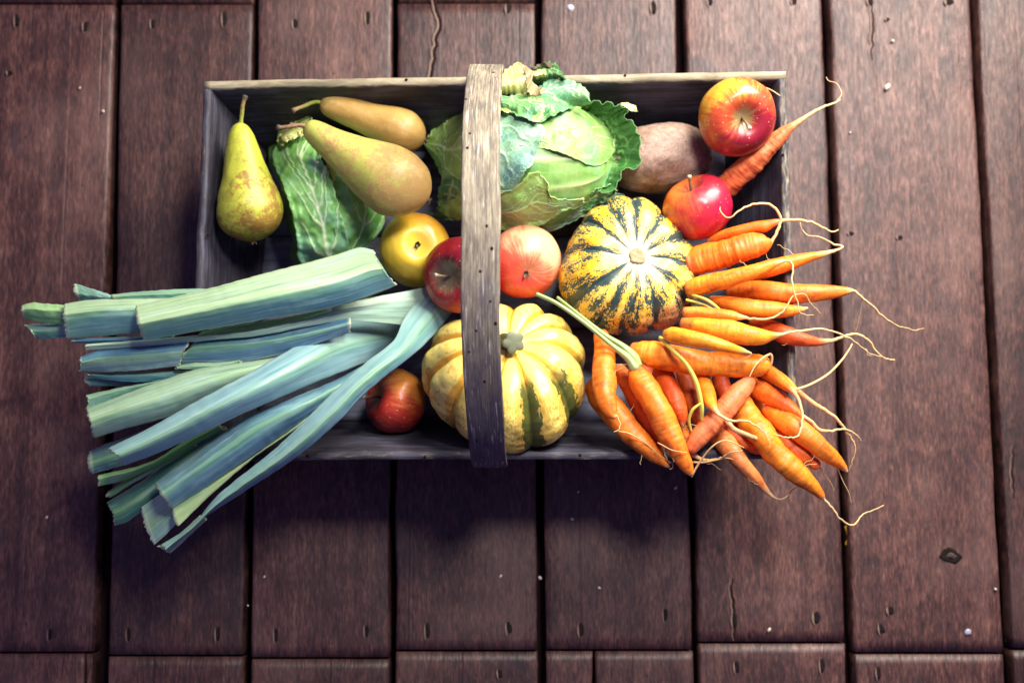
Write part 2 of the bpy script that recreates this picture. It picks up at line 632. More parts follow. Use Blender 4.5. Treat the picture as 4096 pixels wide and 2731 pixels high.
def m_leek():
    m = Mat('leek_leaf')
    lu, lv, face = m.attr('lu'), m.attr('lv'), m.attr('face')
    r = m.math('MULTIPLY', m.rnd(), 50.0)
    vec = m.comb(m.math('MULTIPLY', lu, 1.0), m.math('MULTIPLY', lv, 1.0), r)
    s1 = m.noise(m.scl(vec, (13, 0.9, 1)), 1, 3, 0.65, 0.1)
    s2 = m.noise(m.scl(vec, (36, 1.6, 1)), 1, 3, 0.65, 0.05)
    s3 = m.noise(m.scl(vec, (3.5, 1.6, 1)), 1, 3, 0.6, 0.3)
    base = m.mix(1.0, m.ocol(), (0.66, 0.82, 0.95), 'MULTIPLY')
    pale = m.mix(s3, (0.30, 0.45, 0.19), (0.46, 0.57, 0.32))
    c = m.mix(m.math('MULTIPLY', m.attr('grn'), 0.62), base, (0.15, 0.36, 0.12))
    c = m.mix(face, c, pale)
    st = m.math('ADD', m.math('MULTIPLY', s1, 0.6), m.math('MULTIPLY', s2, 0.4))
    dark = m.mix(1.0, c, (0.26, 0.42, 0.52), 'MULTIPLY')
    c = m.mix(m.math('MULTIPLY', m.step(st, 0.52, 0.34), 0.62), c, dark)
    lite = m.mix(0.5, c, (0.62, 0.76, 0.66))
    c = m.mix(m.math('MULTIPLY', m.step(st, 0.53, 0.68), 0.60), c, lite)
    # waxy bloom patches
    c = m.mix(m.math('MULTIPLY', m.step(s3, 0.50, 0.70), 0.40), c, (0.30, 0.50, 0.50))
    # torn little nicks
    nk = m.noise(m.scl(vec, (50, 9, 1)), 1, 3, 0.6)
    c = m.mix(m.math('MULTIPLY', m.step(nk, 0.70, 0.76), 0.5), c, (0.03, 0.09, 0.10))
    e = m.attr('edge')
    c = m.mix(m.math('MULTIPLY', e, 0.7), c, (0.62, 0.70, 0.40))
    return m.done(c, m.lin(s1, 0.3, 0.7, 0.28, 0.44), m.bump(m.math('ADD', s1, m.math('MULTIPLY', s2, 0.6)), 0.30, 0.0008), 0.4)


def m_carrot():
    m = Mat('carrot_skin')
    tx = m.attr('tex', True)        # cos, sin, length in cm
    rad = m.attr('rad')
    x = m.obj()
    r = m.math('MULTIPLY', m.rnd(), 40.0)
    tv = m.vm('ADD', tx, m.comb(0.0, 0.0, r))
    n1 = m.noise(m.scl(tv, (1.1, 1.1, 0.5)), 1, 4, 0.6)
    n2 = m.noise(x, 260, 4, 0.7)
    ring = m.noise(m.scl(tv, (0.7, 0.7, 3.2)), 1, 4, 0.6, 0.4)
    base = m.ocol()
    hi = m.mix(1.0, base, (1.10, 1.45, 1.9), 'MULTIPLY')
    lo = m.mix(1.0, base, (0.68, 0.50, 0.5), 'MULTIPLY')
    c = m.mix(m.step(n1, 0.30, 0.52), lo, base)
    c = m.mix(m.step(n1, 0.48, 0.74), c, hi)
    # fine pale rings and dark dirty lines
    c = m.mix(m.math('MULTIPLY', m.step(ring, 0.58, 0.68), 0.22), c, (0.80, 0.40, 0.16))
    c = m.mix(m.math('MULTIPLY', m.step(ring, 0.40, 0.33), 0.30), c, (0.34, 0.08, 0.02))
    soil = m.math('MULTIPLY', m.step(m.noise(m.vm('ADD', x, (7, 3, 0)), 85, 5, 0.7), 0.52, 0.68), m.step(ring, 0.56, 0.40))
    c = m.mix(m.math('MULTIPLY', soil, 0.60), c, (0.13, 0.05, 0.022))
    sp = m.noise(m.vm('ADD', x, (4, 1, 0)), 330, 3, 0.6)
    c = m.mix(m.math('MULTIPLY', m.step(sp, 0.66, 0.72), 0.65), c, (0.10, 0.04, 0.02))
    # thin roots are pale straw
    c = m.mix(m.step(rad, 0.0042, 0.0016), c, m.mix(n2, (0.48, 0.28, 0.10), (0.66, 0.48, 0.24)))
    # dusty crown
    t = m.attr('tt')
    c = m.mix(m.math('MULTIPLY', m.step(m.math('ADD', t, m.math('MULTIPLY', n1, 0.12)), 0.15, 0.05), 0.65), c, (0.20, 0.085, 0.045))
    return m.done(c, m.lin(n2, 0.3, 0.7, 0.42, 0.60), m.bump(m.math('ADD', m.math('MULTIPLY', ring, 1.0), m.math('MULTIPLY', n2, 0.35)), 0.34, 0.0013), 0.45, sss=0.08, sssr=(0.004, 0.0015, 0.0005))


def m_stalk(name, c0, c1):
    m = Mat(name)
    tx = m.attr('tex', True)
    n = m.noise(m.scl(tx, (5, 5, 0.3)), 1, 3, 0.6)
    c = m.mix(n, c0, c1)
    return m.done(c, 0.4, m.bump(n, 0.3, 0.0006), 0.45, sss=0.05)


def m_squash_striped():
    m = Mat('striped_rind')
    rib, pol = m.attr('rib'), m.attr('pol')
    tx = m.attr('tex', True)
    n1 = m.noise(m.scl(tx, (7, 7, 2.4)), 1, 2, 0.5, 0.25)
    n2 = m.noise(m.scl(tx, (20, 20, 6)), 1, 2, 0.5, 0.2)
    n3 = m.noise(m.scl(tx, (4, 4, 2.0)), 1, 3, 0.5)
    v1 = m.n('ShaderNodeTexVoronoi')
    m.set(v1.inputs['Vector'], m.vm('ADD', m.scl(tx, (17, 17, 6.5)), m.scl(m.comb(n1, n2, n1), (1.5, 1.5, 1.5))))
    cell = m.sep(v1.outputs['Color'])[0]
    f = m.math('ADD', m.math('MULTIPLY', rib, 0.62), m.math('MULTIPLY', m.math('SUBTRACT', n1, 0.5), 2.6))
    f = m.math('ADD', f, m.math('MULTIPLY', m.math('SUBTRACT', n2, 0.5), 0.9))
    f = m.math('ADD', f, m.math('MULTIPLY', m.math('SUBTRACT', cell, 0.5), 0.75))
    fs = m.noise(m.scl(tx, (30, 30, 2.2)), 1, 2, 0.5)
    f = m.math('ADD', f, m.math('MULTIPLY', m.math('SUBTRACT', fs, 0.5), 0.5))
    yel = m.step(f, 0.41, 0.45)
    green = m.mix(n3, (0.022, 0.040, 0.045), (0.045, 0.085, 0.075))
    yc = m.mix(m.step(n3, 0.36, 0.62), (0.80, 0.47, 0.022), (0.82, 0.59, 0.10))
    yc = m.mix(m.step(pol, 0.10, 0.03), yc, (0.80, 0.66, 0.28))
    c = m.mix(yel, green, yc)
    # pale rays round the scar
    ray = m.noise(m.scl(tx, (12, 12, 0.8)), 1, 2, 0.5)
    pr = m.math('ADD', pol, m.math('MULTIPLY', m.math('SUBTRACT', ray, 0.5), 0.12))
    c = m.mix(m.step(pr, 0.070, 0.025), c, (0.50, 0.47, 0.31))
    # orange ripening on one flank
    x = m.obj()
    s = m.sep(x)
    fl = m.math('ADD', m.math('MULTIPLY', s[0], 14.0), m.math('MULTIPLY', s[1], -19.0))
    fl = m.math('ADD', fl, m.math('MULTIPLY', m.math('SUBTRACT', n1, 0.5), 1.3))
    og = m.step(fl, 1.05, 1.5)
    c = m.mix(m.math('MULTIPLY', m.math('MULTIPLY', og, yel), 0.8), c, (0.86, 0.46, 0.22))
    c = m.mix(m.math('MULTIPLY', m.math('MULTIPLY', m.step(fl, 1.25, 1.6), m.step(n2, 0.5, 0.58)), 0.7), c, (0.66, 0.24, 0.06))
    # corky scars
    ck = m.math('MULTIPLY', m.step(m.noise(m.vm('ADD', x, (0.3, 0, 0)), 75, 5, 0.7), 0.62, 0.66), m.math('MULTIPLY', m.step(pol, 0.25, 0.33), m.step(fl, 0.3, 0.9)))
    c = m.mix(m.math('MULTIPLY', ck, 0.7), c, (0.42, 0.40, 0.38))
    h = m.math('ADD', m.math('MULTIPLY', yel, 0.25), n2)
    return m.done(c, m.lin(n2, 0.3, 0.7, 0.30, 0.42), m.bump(h, 0.14, 0.0012), 0.5, sss=0.03)


def m_squash_yellow():
    m = Mat('yellow_rind')
    rib, pol = m.attr('rib'), m.attr('pol')
    tx = m.attr('tex', True)
    x = m.obj()
    n1 = m.noise(m.scl(tx, (8, 8, 3.0)), 1, 4, 0.66, 0.4)
    n2 = m.noise(m.scl(tx, (20, 20, 8)), 1, 3, 0.6, 0.4)
    n3 = m.noise(x, 28, 3, 0.5)
    c = m.mix(n3, (0.76, 0.56, 0.085), (0.80, 0.67, 0.21))
    # ochre lines along the grooves and dribbles on the flanks
    f = m.math('ADD', rib, m.math('MULTIPLY', m.math('SUBTRACT', n1, 0.5), 0.9))
    c = m.mix(m.math('MULTIPLY', m.step(f, 0.52, 0.36), 0.85), c, (0.62, 0.31, 0.02))
    dr = m.math('MULTIPLY', m.step(n2, 0.58, 0.61), m.step(m.math('ADD', pol, m.math('MULTIPLY', m.math('SUBTRACT', n1, 0.5), 0.5)), 0.12, 0.30))
    c = m.mix(m.math('MULTIPLY', dr, 0.8), c, (0.55, 0.27, 0.015))
    # green in the grooves low down on the side that faced the soil
    lowp = m.math('ADD', pol, m.math('MULTIPLY', m.math('SUBTRACT', n1, 0.5), 0.35))
    s = m.sep(x)
    low = m.math('MULTIPLY', m.step(lowp, 0.08, 0.16), m.step(m.math('ADD', m.math('SUBTRACT', m.math('MULTIPLY', s[0], 0.5), s[1]), m.math('MULTIPLY', m.math('SUBTRACT', n1, 0.5), 0.05)), 0.008, 0.034))
    gf = m.math('ADD', rib, m.math('MULTIPLY', m.math('SUBTRACT', n2, 0.5), 1.0))
    c = m.mix(m.math('MULTIPLY', m.math('MULTIPLY', low, m.step(gf, 0.98, 0.88)), 0.60), c, (0.40, 0.22, 0.015))
    c = m.mix(m.math('MULTIPLY', m.math('MULTIPLY', low, m.step(gf, 0.66, 0.58)), 0.95), c, (0.045, 0.065, 0.012))
    ck = m.math('MULTIPLY', m.step(m.noise(m.vm('ADD', x, (0.3, 0.2, 0)), 70, 5, 0.75), 0.64, 0.68), m.step(pol, 0.24, 0.32))
    c = m.mix(m.math('MULTIPLY', ck, 0.65), c, (0.36, 0.35, 0.36))
    return m.done(c, m.lin(n2, 0.3, 0.7, 0.30, 0.42), m.bump(m.math('ADD', n3, m.math('MULTIPLY', n2, 0.4)), 0.16, 0.0014), 0.5, sss=0.05)


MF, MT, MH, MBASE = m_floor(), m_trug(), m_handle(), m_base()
M_DARK = m_plain('dark_void', (0.014, 0.006, 0.007), 0.9, 0.3, 0.1)
M_RUST = m_plain('rusty_nail', (0.012, 0.008, 0.008), 0.9, 0.5, 0.1)
M_STEEL = m_plain('worn_nail', (0.32, 0.32, 0.38), 0.38, 0.2)
M_SPLIN = m_plain('bare_splinter', (0.17, 0.115, 0.090), 0.8, 0.4, 0.2)
M_CRUMB = m_plain('pale_crumb', (0.55, 0.50, 0.40), 0.7, 0.2)
M_DRYLEAF = m_plain('yellow_dry_leaf', (0.50, 0.27, 0.02), 0.6, 0.3)
M_STEM = m_stem()
M_PSTEM = m_stem('pear_stem_green', (0.30, 0.34, 0.05), (0.24, 0.17, 0.06), (0.05, 0.03, 0.03))
M_PSTEM2 = m_stem('pear_stem_brown', (0.20, 0.10, 0.04), (0.14, 0.09, 0.05), (0.03, 0.02, 0.025))
M_ASTEM = m_stem('apple_stem', (0.10, 0.06, 0.03), (0.22, 0.15, 0.09), (0.50, 0.42, 0.30))
M_CALYX = m_stem('calyx_dry', (0.20, 0.19, 0.10), (0.09, 0.075, 0.05), (0.16, 0.13, 0.10))
MC = m_carrot()
ML = m_leek()

# ------------------------------------------------------------------ floor
floor = mk('floor', [(-3, -3, -0.032), (3, -3, -0.032), (3, 3, -0.032), (-3, 3, -0.032)], [[0, 1, 2, 3]], M_DARK)
floor['kind'] = 'structure'

# gap edges in the photograph: (x at y=0, x at y=2731) right edge of the plank left of it, left edge of the next
GAPS = [((-128, -205), (-100, -178)), ((452, 366), (484, 432)), ((1010, 968), (1034, 1002)), ((1566, 1556), (1591, 1582)),
        ((2136, 2150), (2168, 2184)), ((2700, 2774), (2742, 2800)), ((3286, 3386), (3318, 3424)), ((3879, 4022), (3911, 4060)), ((4470, 4660), (4500, 4696))]
TOPJ = [12, 12, -160, 8, -240, -60, -200, -120]          # upper butt joints (pixel y)
LOWJ = [2610, 2622, 2632, 2602, 2600, 2570, 2612, 2596]
# strips: extra splits of the row below the joint
LOWSPLIT = {0: 340, 1: 0, 2: 0, 3: 0, 4: 2378, 5: 0, 6: 0, 7: 0}


def plank(xl0, xl1, xr0, xr1, y0, y1, seed):
    """top-surface outline from pixel lines on z=0; a bevelled, slightly wavy board 24 mm thick"""
    n = 60
    ys = np.linspace(y0, y1, n)
    f = ys / 2731.0
    L = W(xl0 + (xl1 - xl0) * f, ys, 0)
    Rr = W(xr0 + (xr1 - xr0) * f, ys, 0)
    pz = np.stack([L[:, 1] * 9, np.full(n, seed * 3.1), np.zeros(n)], 1)
    L[:, 0] += fbm(pz * 2, seed) * 0.0009
    Rr[:, 0] += fbm(pz * 2, seed + 50) * 0.0009
    nc = 9
    u = np.array([0, 0.012, 0.03, 0.2, 0.5, 0.8, 0.97, 0.988, 1.0])
    top = L[:, None] * (1 - u)[None, :, None] + Rr[:, None] * u[None, :, None]
    cup = fbm(np.stack([top[..., 0] * 14, top[..., 1] * 3, np.full(top.shape[:2], seed)], -1), seed) * 0.0006
    bev = np.array([0.0014, 0.0004, 0, 0, 0, 0, 0, 0.0004, 0.0014])
    bev = bev[None, :] * (1 + 0.5 * fbm(np.stack([top[..., 0] * 30, top[..., 1] * 12, np.full(top.shape[:2], seed + 3)], -1), seed))
    top[..., 2] = cup - np.abs(bev) - 0.0008
    top[0, :, 2] -= 0.0012
    top[-1, :, 2] -= 0.0012
    bot = top.copy()
    bot[..., 2] = -0.025
    V = np.vstack([top.reshape(-1, 3), bot.reshape(-1, 3)])
    F = grid_faces(n, nc, flip=True)
    idx = np.array([r * nc + c for r, c in [(0, c) for c in range(nc)] + [(r, nc - 1) for r in range(1, n)] + [(n - 1, c) for c in range(nc - 2, -1, -1)] + [(r, 0) for r in range(n - 2, 0, -1)]])
    nx = np.roll(idx, -1)
    F = np.vstack([F, np.stack([nx, idx, idx + n * nc, nx + n * nc], -1)[:, ::-1]])
    o = mk('plank', V, F, MF, floor)
    return o


PL = {}
sd = 1
for i in range(8):
    a, b = GAPS[i][1], GAPS[i + 1][0]
    PL[(i, 1)] = plank(a[0], a[1], b[0], b[1], TOPJ[i] + 6, LOWJ[i] - 5, sd)
    PL[(i, 0)] = plank(a[0], a[1], b[0], b[1], -2400, TOPJ[i] - 4, sd + 20)
    if LOWSPLIT[i]:
        x = LOWSPLIT[i]
        PL[(i, 2)] = plank(a[0], a[1], x - 6, x - 6, LOWJ[i] + 5, 4800, sd + 40)
        plank(x + 4, x + 4, b[0], b[1], LOWJ[i] + 5, 4800, sd + 60)
    else:
        PL[(i, 2)] = plank(a[0], a[1], b[0], b[1], LOWJ[i] + 5, 4800, sd + 40)
    sd += 1
for j in range(3):                  # more boards beyond each edge of the picture
    plank(-700 - 580 * j, -800 - 610 * j, -128 - 580 * j, -205 - 610 * j, -2400, 1900 - 700 * j, 90 + j)
    plank(-700 - 580 * j, -800 - 610 * j, -128 - 580 * j, -205 - 610 * j, 1910 - 700 * j, 4800, 94 + j)
    plank(4500 + 575 * j, 4696 + 615 * j, 5045 + 575 * j, 5283 + 615 * j, -2400, 900 + 600 * j, 97 + j)
    plank(4500 + 575 * j, 4696 + 615 * j, 5045 + 575 * j, 5283 + 615 * j, 910 + 600 * j, 4800, 101 + j)


def colof(px, py):
    f = py / 2731.0
    for i in range(8):
        if GAPS[i][1][0] * (1 - f) + GAPS[i][1][1] * f <= px <= GAPS[i + 1][0][0] * (1 - f) + GAPS[i + 1][0][1] * f:
            return i
    return 4


def dent(px, py, wpx, hpx, rot=0.0, bright=False, splint=True):
    """an old nail set in a punched, splintered hole"""
    wpx, hpx = wpx * 1.05, hpx * 1.0
    i = colof(px, py)
    row = 0 if py < TOPJ[i] else (2 if py > LOWJ[i] else 1)
    pl = PL[(i, row)]
    c = W(px, py, 0)
    k = mpp(c)
    n = 14
    a = np.linspace(0, 2 * math.pi, n, endpoint=False)
    wob = 1 + 0.18 * fbm(np.stack([np.cos(a) * 1.5 + px, np.sin(a) * 1.5 + py, a * 0], 1), 5)
    x, y = np.cos(a) * wpx * k * wob, np.sin(a) * hpx * k * wob
    xr, yr = x * math.cos(rot) - y * math.sin(rot), x * math.sin(rot) + y * math.cos(rot)
    rings, zz = [], [-0.0006, 0.0007, 0.0010 if bright else 0.0004]
    for s_, z_ in zip((1.15, 0.95, 0.5), zz):
        rings.append(np.stack([c[0] + xr * s_, c[1] + yr * s_, np.full(n, z_)], 1))
    V = np.vstack(rings + [np.array([[c[0], c[1], 0.0012 if bright else 0.0001]])])
    F = grid_faces(3, n, True).tolist() + [[2 * n + j, 2 * n + (j + 1) % n, 3 * n] for j in range(n)]
    mk('nail', V, F, M_STEEL if bright else M_RUST, pl)
    if splint and not bright:
        t = np.linspace(0, 1, 10)
        P = np.stack([c[0] - wpx * k * (1.05 + 0.35 * np.sin(t * 3.1)) + (t - .5) * 0.001, c[1] + hpx * k * (1.0 - 2.5 * t), np.full(10, 0.0006)], 1)
        tube('splinter', P, np.sin(t * math.pi) * wpx * k * 0.42 + 1e-4, M_SPLIN, pl, 8, flat=0.4)


for d in [(68, 82, 8, 24, .2), (342, 106, 8, 18, -.2), (612, 95, 8, 18), (898, 75, 8, 26), (1182, 95, 9, 18), (1472, 72, 8, 26), (2035, 35, 9, 20, -.3), (2615, 28, 9, 24),
          (2842, 8, 9, 16), (3177, 6, 9, 14), (3482, 4, 10, 16), (3800, 8, 14, 12), (200, 2536, 7, 20), (515, 2536, 7, 22), (872, 2532, 8, 26), (1104, 2538, 7, 24), (1467, 2520, 8, 22),
          (1710, 2520, 8, 26), (2036, 2508, 9, 24, .2), (2325, 2516, 9, 24), (2662, 2458, 8, 22, -.1), (2938, 2478, 9, 24), (3268, 2468, 12, 22), (3526, 2512, 9, 18, .5),
          (2948, 2664, 9, 22), (3290, 2660, 9, 26), (3515, 2690, 8, 22), (2000, 2690, 8, 16), (40, 292, 9, 8), (3552, 78, 7, 6), (3405, 933, 9, 7), (3600, 950, 9, 8), (3565, 2440, 12, 14)]:
    dent(*d)
for d in [(2282, 31, 12, 12), (3872, 2526, 12, 11)]:
    dent(*d, 0, True)

# knot and stains
for (px, py, wx, wy) in [(3802, 2222, 36, 27)]:
    c = W(px, py, 0)
    k = mpp(c)
    n = 28
    a = np.linspace(0, 2 * math.pi, n, endpoint=False)
    wob = 1 + 0.22 * fbm(np.stack([np.cos(a) * 2, np.sin(a) * 2, a * 0 + 3], 1), 9)
    V = np.vstack([np.stack([c[0] + np.cos(a) * wx * k * wob * s_, c[1] + np.sin(a) * wy * k * wob * s_, np.full(n, z_)], 1) for s_, z_ in ((1.2, -.0008), (1.0, .0006), (.7, -.0002))])
    mk('knot', V, grid_faces(3, n, True).tolist() + [[2 * n + j for j in range(n)]], M_RUST, PL[(6, 1)])
    V2 = np.vstack([np.stack([c[0] + .001 + np.cos(a) * wx * k * .55 * wob * s_, c[1] + np.sin(a) * wy * k * .5 * wob * s_, np.full(n, z_)], 1) for s_, z_ in ((1.0, .0), (.5, .0014))])
    mk('knot_heart', V2, grid_faces(2, n, True).tolist() + [[n + j for j in range(n)]], m_plain('knot_grey', (.050, .034, .028), .8, .5, .2), PL[(6, 1)])
# splits in the boards
for pts, w in [([(1735, -20), (1752, 60), (1762, 100), (1748, 150), (1742, 210), (1728, 300), (1722, 380)], 8), ([(3490, 0), (3492, 120), (3488, 240)], 4), ([(2927, 2310), (2934, 2420), (2942, 2560)], 5), ([(4058, 1780), (4052, 1900), (4060, 1990)], 4)]:
    c = crom([(x, y, w * (0.4 if j in (0, len(pts) - 1) else 1)) for j, (x, y) in enumerate(pts)], 40)
    c[:, 0] += fbm(np.stack([c[:, 1] * .05, c[:, 0] * 0, c[:, 0] * 0], 1), 3) * 4
    P = W(c[:, 0], c[:, 1], -0.0002)
    i = colof(pts[1][0], max(pts[1][1], 20))
    tube('crack', P, c[:, 2] * mpp(P) * 0.8, M_DARK, PL[(i, 1 if pts[1][1] > TOPJ[i] else 0)], 8, flat=0.12)
    Q = W(c[:, 0] - 12, c[:, 1], 0.0001)
    tube('splinter', Q, c[:, 2] * mpp(Q) * 0.55, M_SPLIN, PL[(i, 1 if pts[1][1] > TOPJ[i] else 0)], 8, flat=0.3)

# crumbs on the boards
CR = [(413, 447, 9), (320, 353, 6), (2288, 2075, 10), (2313, 1966, 6), (2397, 2350, 9), (3076, 2517, 10), (3570, 166, 10), (3548, 350, 16), (746, 2058, 6), (1058, 2306, 6), (992, 2420, 6), (188, 2068, 7), (3981, 2355, 9), (2003, 2303, 8), (2160, 2310, 12), (2702, 1950, 8), (3400, 531, 6)]
CRL = ['beside the left gap, level with the green pear', 'upper left, the smaller one above the gap', 'below the near rim, just left of the carrots', 'closest below the near rim, left of the carrot tips', 'near the bottom edge, right of the middle gap', 'lowest on the right, near the bottom joint',
       'near the top right corner, the upper small one', 'near the top right corner, the large white one', 'just below the tip of the leeks', 'lower middle-left, right beside the gap below the leeks', 'lowest on the left, next to the gap', 'at the far left, level with the leek tips',
       'at the far right, beside the last gap', 'bottom middle, left of the middle gap', 'lying in the edge of the middle gap', 'beside the gap right under the carrot tips', 'right of the upper carrot, nearest the tall gap']
for j, (px, py, r_) in enumerate(CR):
    c = W(px, py, 0)
    k = mpp(c) * r_ * 0.75
    P = np.array([c + np.array([t * k * 0.6, t * k * (0.9 if j % 2 else -0.4), k * 0.45]) for t in np.linspace(-1, 1, 8)])
    o = tube('crumb', P, np.sin(np.linspace(0.5, 2.64, 8)) * k * 0.8, M_CRUMB, None, 10, org=c, rfun=lambda A, S, T: 1 + 0.25 * fbm(np.stack([np.cos(A) * 2 + j, np.sin(A) * 2, S * 900], -1), j))
    tag(o, 'pale crumb on the floor ' + CRL[j], 'crumb', 'crumbs scattered on the floor planks')

# yellow leaf scraps down in the gap
for j, pts in enumerate([[(3376, 2105), (3392, 2150), (3397, 2140), (3388, 2098)], [(3378, 2172), (3386, 2184), (3394, 2170), (3388, 2160)]]):
    q = np.array([W(x, y, -0.012) for x, y in pts])
    g = np.array([[q[0] * (1 - u) * (1 - v) + q[3] * u * (1 - v) + q[1] * (1 - u) * v + q[2] * u * v + np.array([0, 0, 0.002 * math.sin(u * 3 + v * 4)]) for u in np.linspace(0, 1, 7)] for v in np.linspace(0, 1, 7)])
    o = sheet('leaf_scrap', g, M_DRYLEAF, None, 0.0005, org=q.mean(0))
    tag(o, ['yellow dry leaf scrap down in the gap right of the carrots', 'smaller orange leaf scrap in the gap, just below the yellow one'][j], 'leaf')

# ------------------------------------------------------------------ the trug
trug = empty('wooden_trug', tuple(W(1980, 1080, 0.0)), 'dark weathered wooden trug with arched handle, full of vegetables', 'basket')
rim_px = [(812, 322), (3148, 282), (3198, 1834), (744, 1846)]     # outer rim corners TL TR BR BL
RIM = np.array([W(x, y, ZRIM) for x, y in rim_px])
ctr = RIM.mean(0)
ZB = 0.022
SLX, SLY = 0.040, 0.040
BOT = RIM.copy()
for k in range(4):
    BOT[k, 0] -= np.sign(RIM[k, 0] - ctr[0]) * SLX
    BOT[k, 1] -= np.sign(RIM[k, 1] - ctr[1]) * SLY
BOT[:, 2] = 0.004
TH = 0.0080


def board(name, k0, k1, inset0, inset1, seed):
    """one sloping side board between corners k0 and k1; rounded, worn top edge"""
    a0, a1, b0, b1 = RIM[k0], RIM[k1], BOT[k0], BOT[k1]
    nl, L = 90, np.linalg.norm(a1 - a0)
    inn = ctr - (a0 + a1) / 2
    inn[2] = 0
    d = (a1 - a0) / L
    inn = inn - d * np.dot(inn, d)
    inn /= np.linalg.norm(inn)
    # cross-section (along height h 0..1 outside, over the top, down inside), offsets: (h, inward, dz)
    sec = [(0.0, 0, 0), (0.5, 0, 0), (0.95, 0, 0), (0.988, 0.0001, 0), (1.0, 0.0010, 0.0), (1.0, TH * 0.5, 0.0003), (1.0, TH - 0.0010, 0.0), (0.988, TH - 0.0001, 0), (0.95, TH, 0), (0.7, TH, 0), (0.35, TH, 0), (0.0, TH, 0)]
    t = np.linspace(0, 1, nl)
    t = (inset0 + t * (L - inset0 - inset1)) / L
    V, G, Wr = [], [], []
    for (h, off, dz) in sec:
        p = (a0[None] * (1 - t)[:, None] + a1[None] * t[:, None]) * h + (b0[None] * (1 - t)[:, None] + b1[None] * t[:, None]) * (1 - h)
        wav = fbm(np.stack([t * 14, np.full(nl, seed), np.full(nl, h * 0.4)], 1), seed) * 0.0007
        chip = np.maximum(0, fbm(np.stack([t * 60, np.full(nl, seed + 7.0), np.full(nl, off * 300)], 1), seed + 5)) * 0.0008 * (h > 0.95)
        p = p + inn * (off + wav * (h > 0.9))[:, None] if False else p + inn[None] * (off + wav)[:, None]
        p[:, 2] += dz - chip + wav * 0.6
        V.append(p)
        G.append(np.stack([t * L + seed, np.full(nl, h * 0.12), np.full(nl, off)], 1))
        Wr.append(np.full(nl, 1.0 if h > 0.995 else (0.7 if h > .98 else 0.0)))
    V, G, Wr = np.array(V), np.array(G), np.array(Wr)
    ns = len(sec)
    F = grid_faces(ns, nl, flip=False).tolist()
    F += [[i * nl for i in range(ns)], [i * nl + nl - 1 for i in range(ns)][::-1]]
    o = mk(name, V.reshape(-1, 3), F, MT, trug, dict(grain=G.reshape(-1, 3), wear=Wr.ravel() * WEAR[seed]))
    return o


WEAR = {1: 1.0, 2: 0.62, 3: 0.45, 4: 0.40}
board('side_board', 0, 1, 0.001, 0.001, 1)
board('side_board', 2, 3, 0.001, 0.001, 3)
board('end_board', 1, 2, TH * 1.02, TH * 1.02, 2)
board('end_board', 3, 0, TH * 1.02, TH * 1.02, 4)
# base of three boards
bx0, bx1 = BOT[:, 0].min() + 0.004, BOT[:, 0].max() - 0.004
by0, by1 = BOT[:, 1].min() + 0.004, BOT[:, 1].max() - 0.004
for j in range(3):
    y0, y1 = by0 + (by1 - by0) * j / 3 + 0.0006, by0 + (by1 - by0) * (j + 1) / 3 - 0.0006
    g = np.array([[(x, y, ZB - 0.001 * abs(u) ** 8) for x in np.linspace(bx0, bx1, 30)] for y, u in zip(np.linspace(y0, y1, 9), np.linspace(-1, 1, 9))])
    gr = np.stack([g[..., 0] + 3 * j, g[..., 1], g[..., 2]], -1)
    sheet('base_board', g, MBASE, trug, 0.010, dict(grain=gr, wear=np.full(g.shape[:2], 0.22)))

# handle: a bent lath from the outside of one long side over to the other
hx0, hx1 = 1954, 1960
E0 = W(hx0, 304, ZRIM - 0.004)      # far end (top of the picture)
E1 = W(hx1, 1858, ZRIM - 0.004)
hz = 0.168
n = 160
ang = np.linspace(0, math.pi, n)
cen = (E0 + E1) / 2
half = (E0 - E1) / 2
hp = cen[None] + half[None] * (np.sign(np.cos(ang)) * np.abs(np.cos(ang)) ** 1.05)[:, None]
hp[:, 2] = ZRIM - 0.004 + hz * np.abs(np.sin(ang)) ** 1.0
hp[:, 0] -= 0.0035 * np.sin(ang)
dn0 = np.linspace(0.05, 0.004, 10)
leg0 = np.stack([np.full(10, hp[0, 0]), hp[0, 1] - dn0 * SLY / 0.126, hp[0, 2] - dn0], 1)
leg1 = np.stack([np.full(10, hp[-1, 0]), hp[-1, 1] + dn0[::-1] * SLY / 0.126, hp[-1, 2] - dn0[::-1]], 1)
HP = np.vstack([leg0, hp, leg1])
HP = crom(HP, 220)
HP[:, 0] += fbm(np.stack([HP[:, 1] * 6, HP[:, 1] * 0, HP[:, 1] * 0], 1), 4) * 0.0012
T = np.gradient(HP, axis=0)
T /= np.linalg.norm(T, axis=1)[:, None]
Xv = np.array([1.0, 0, 0])
Nn = np.cross(Xv[None], T)
Nn /= np.linalg.norm(Nn, axis=1)[:, None]
if Nn[110, 2] < 0:
    Nn = -Nn
hw, ht = 0.0158, 0.0026
sec = [(-1, .35), (-.975, .75), (-.93, 1)] + [(x, 1) for x in np.linspace(-.8, .8, 9)] + [(.93, 1), (.975, .75), (1, .35), (1, -.35), (.96, -1), (-.96, -1), (-1, -.35)]
sl = np.concatenate([[0], np.cumsum(np.linalg.norm(np.diff(HP, axis=0), axis=1))])
V, G, TT = [], [], []
for (sx, sz) in sec:
    wob = 1 + 0.016 * fbm(np.stack([sl * 22, np.full(220, sx * 3), np.zeros(220)], 1), 6)
    V.append(HP + Xv[None] * (sx * hw * wob)[:, None] + Nn * (sz * ht))
    G.append(np.stack([sl, np.full(220, sx * hw), np.zeros(220)], 1))
    TT.append(sl / sl[-1])
V = np.array(V).transpose(1, 0, 2)
G = np.array(G).transpose(1, 0, 2)
TT = np.array(TT).T
ns = len(sec)
F = grid_faces(220, ns, True, flip=True).tolist() + [list(range(ns)), [219 * ns + j for j in range(ns)][::-1]]
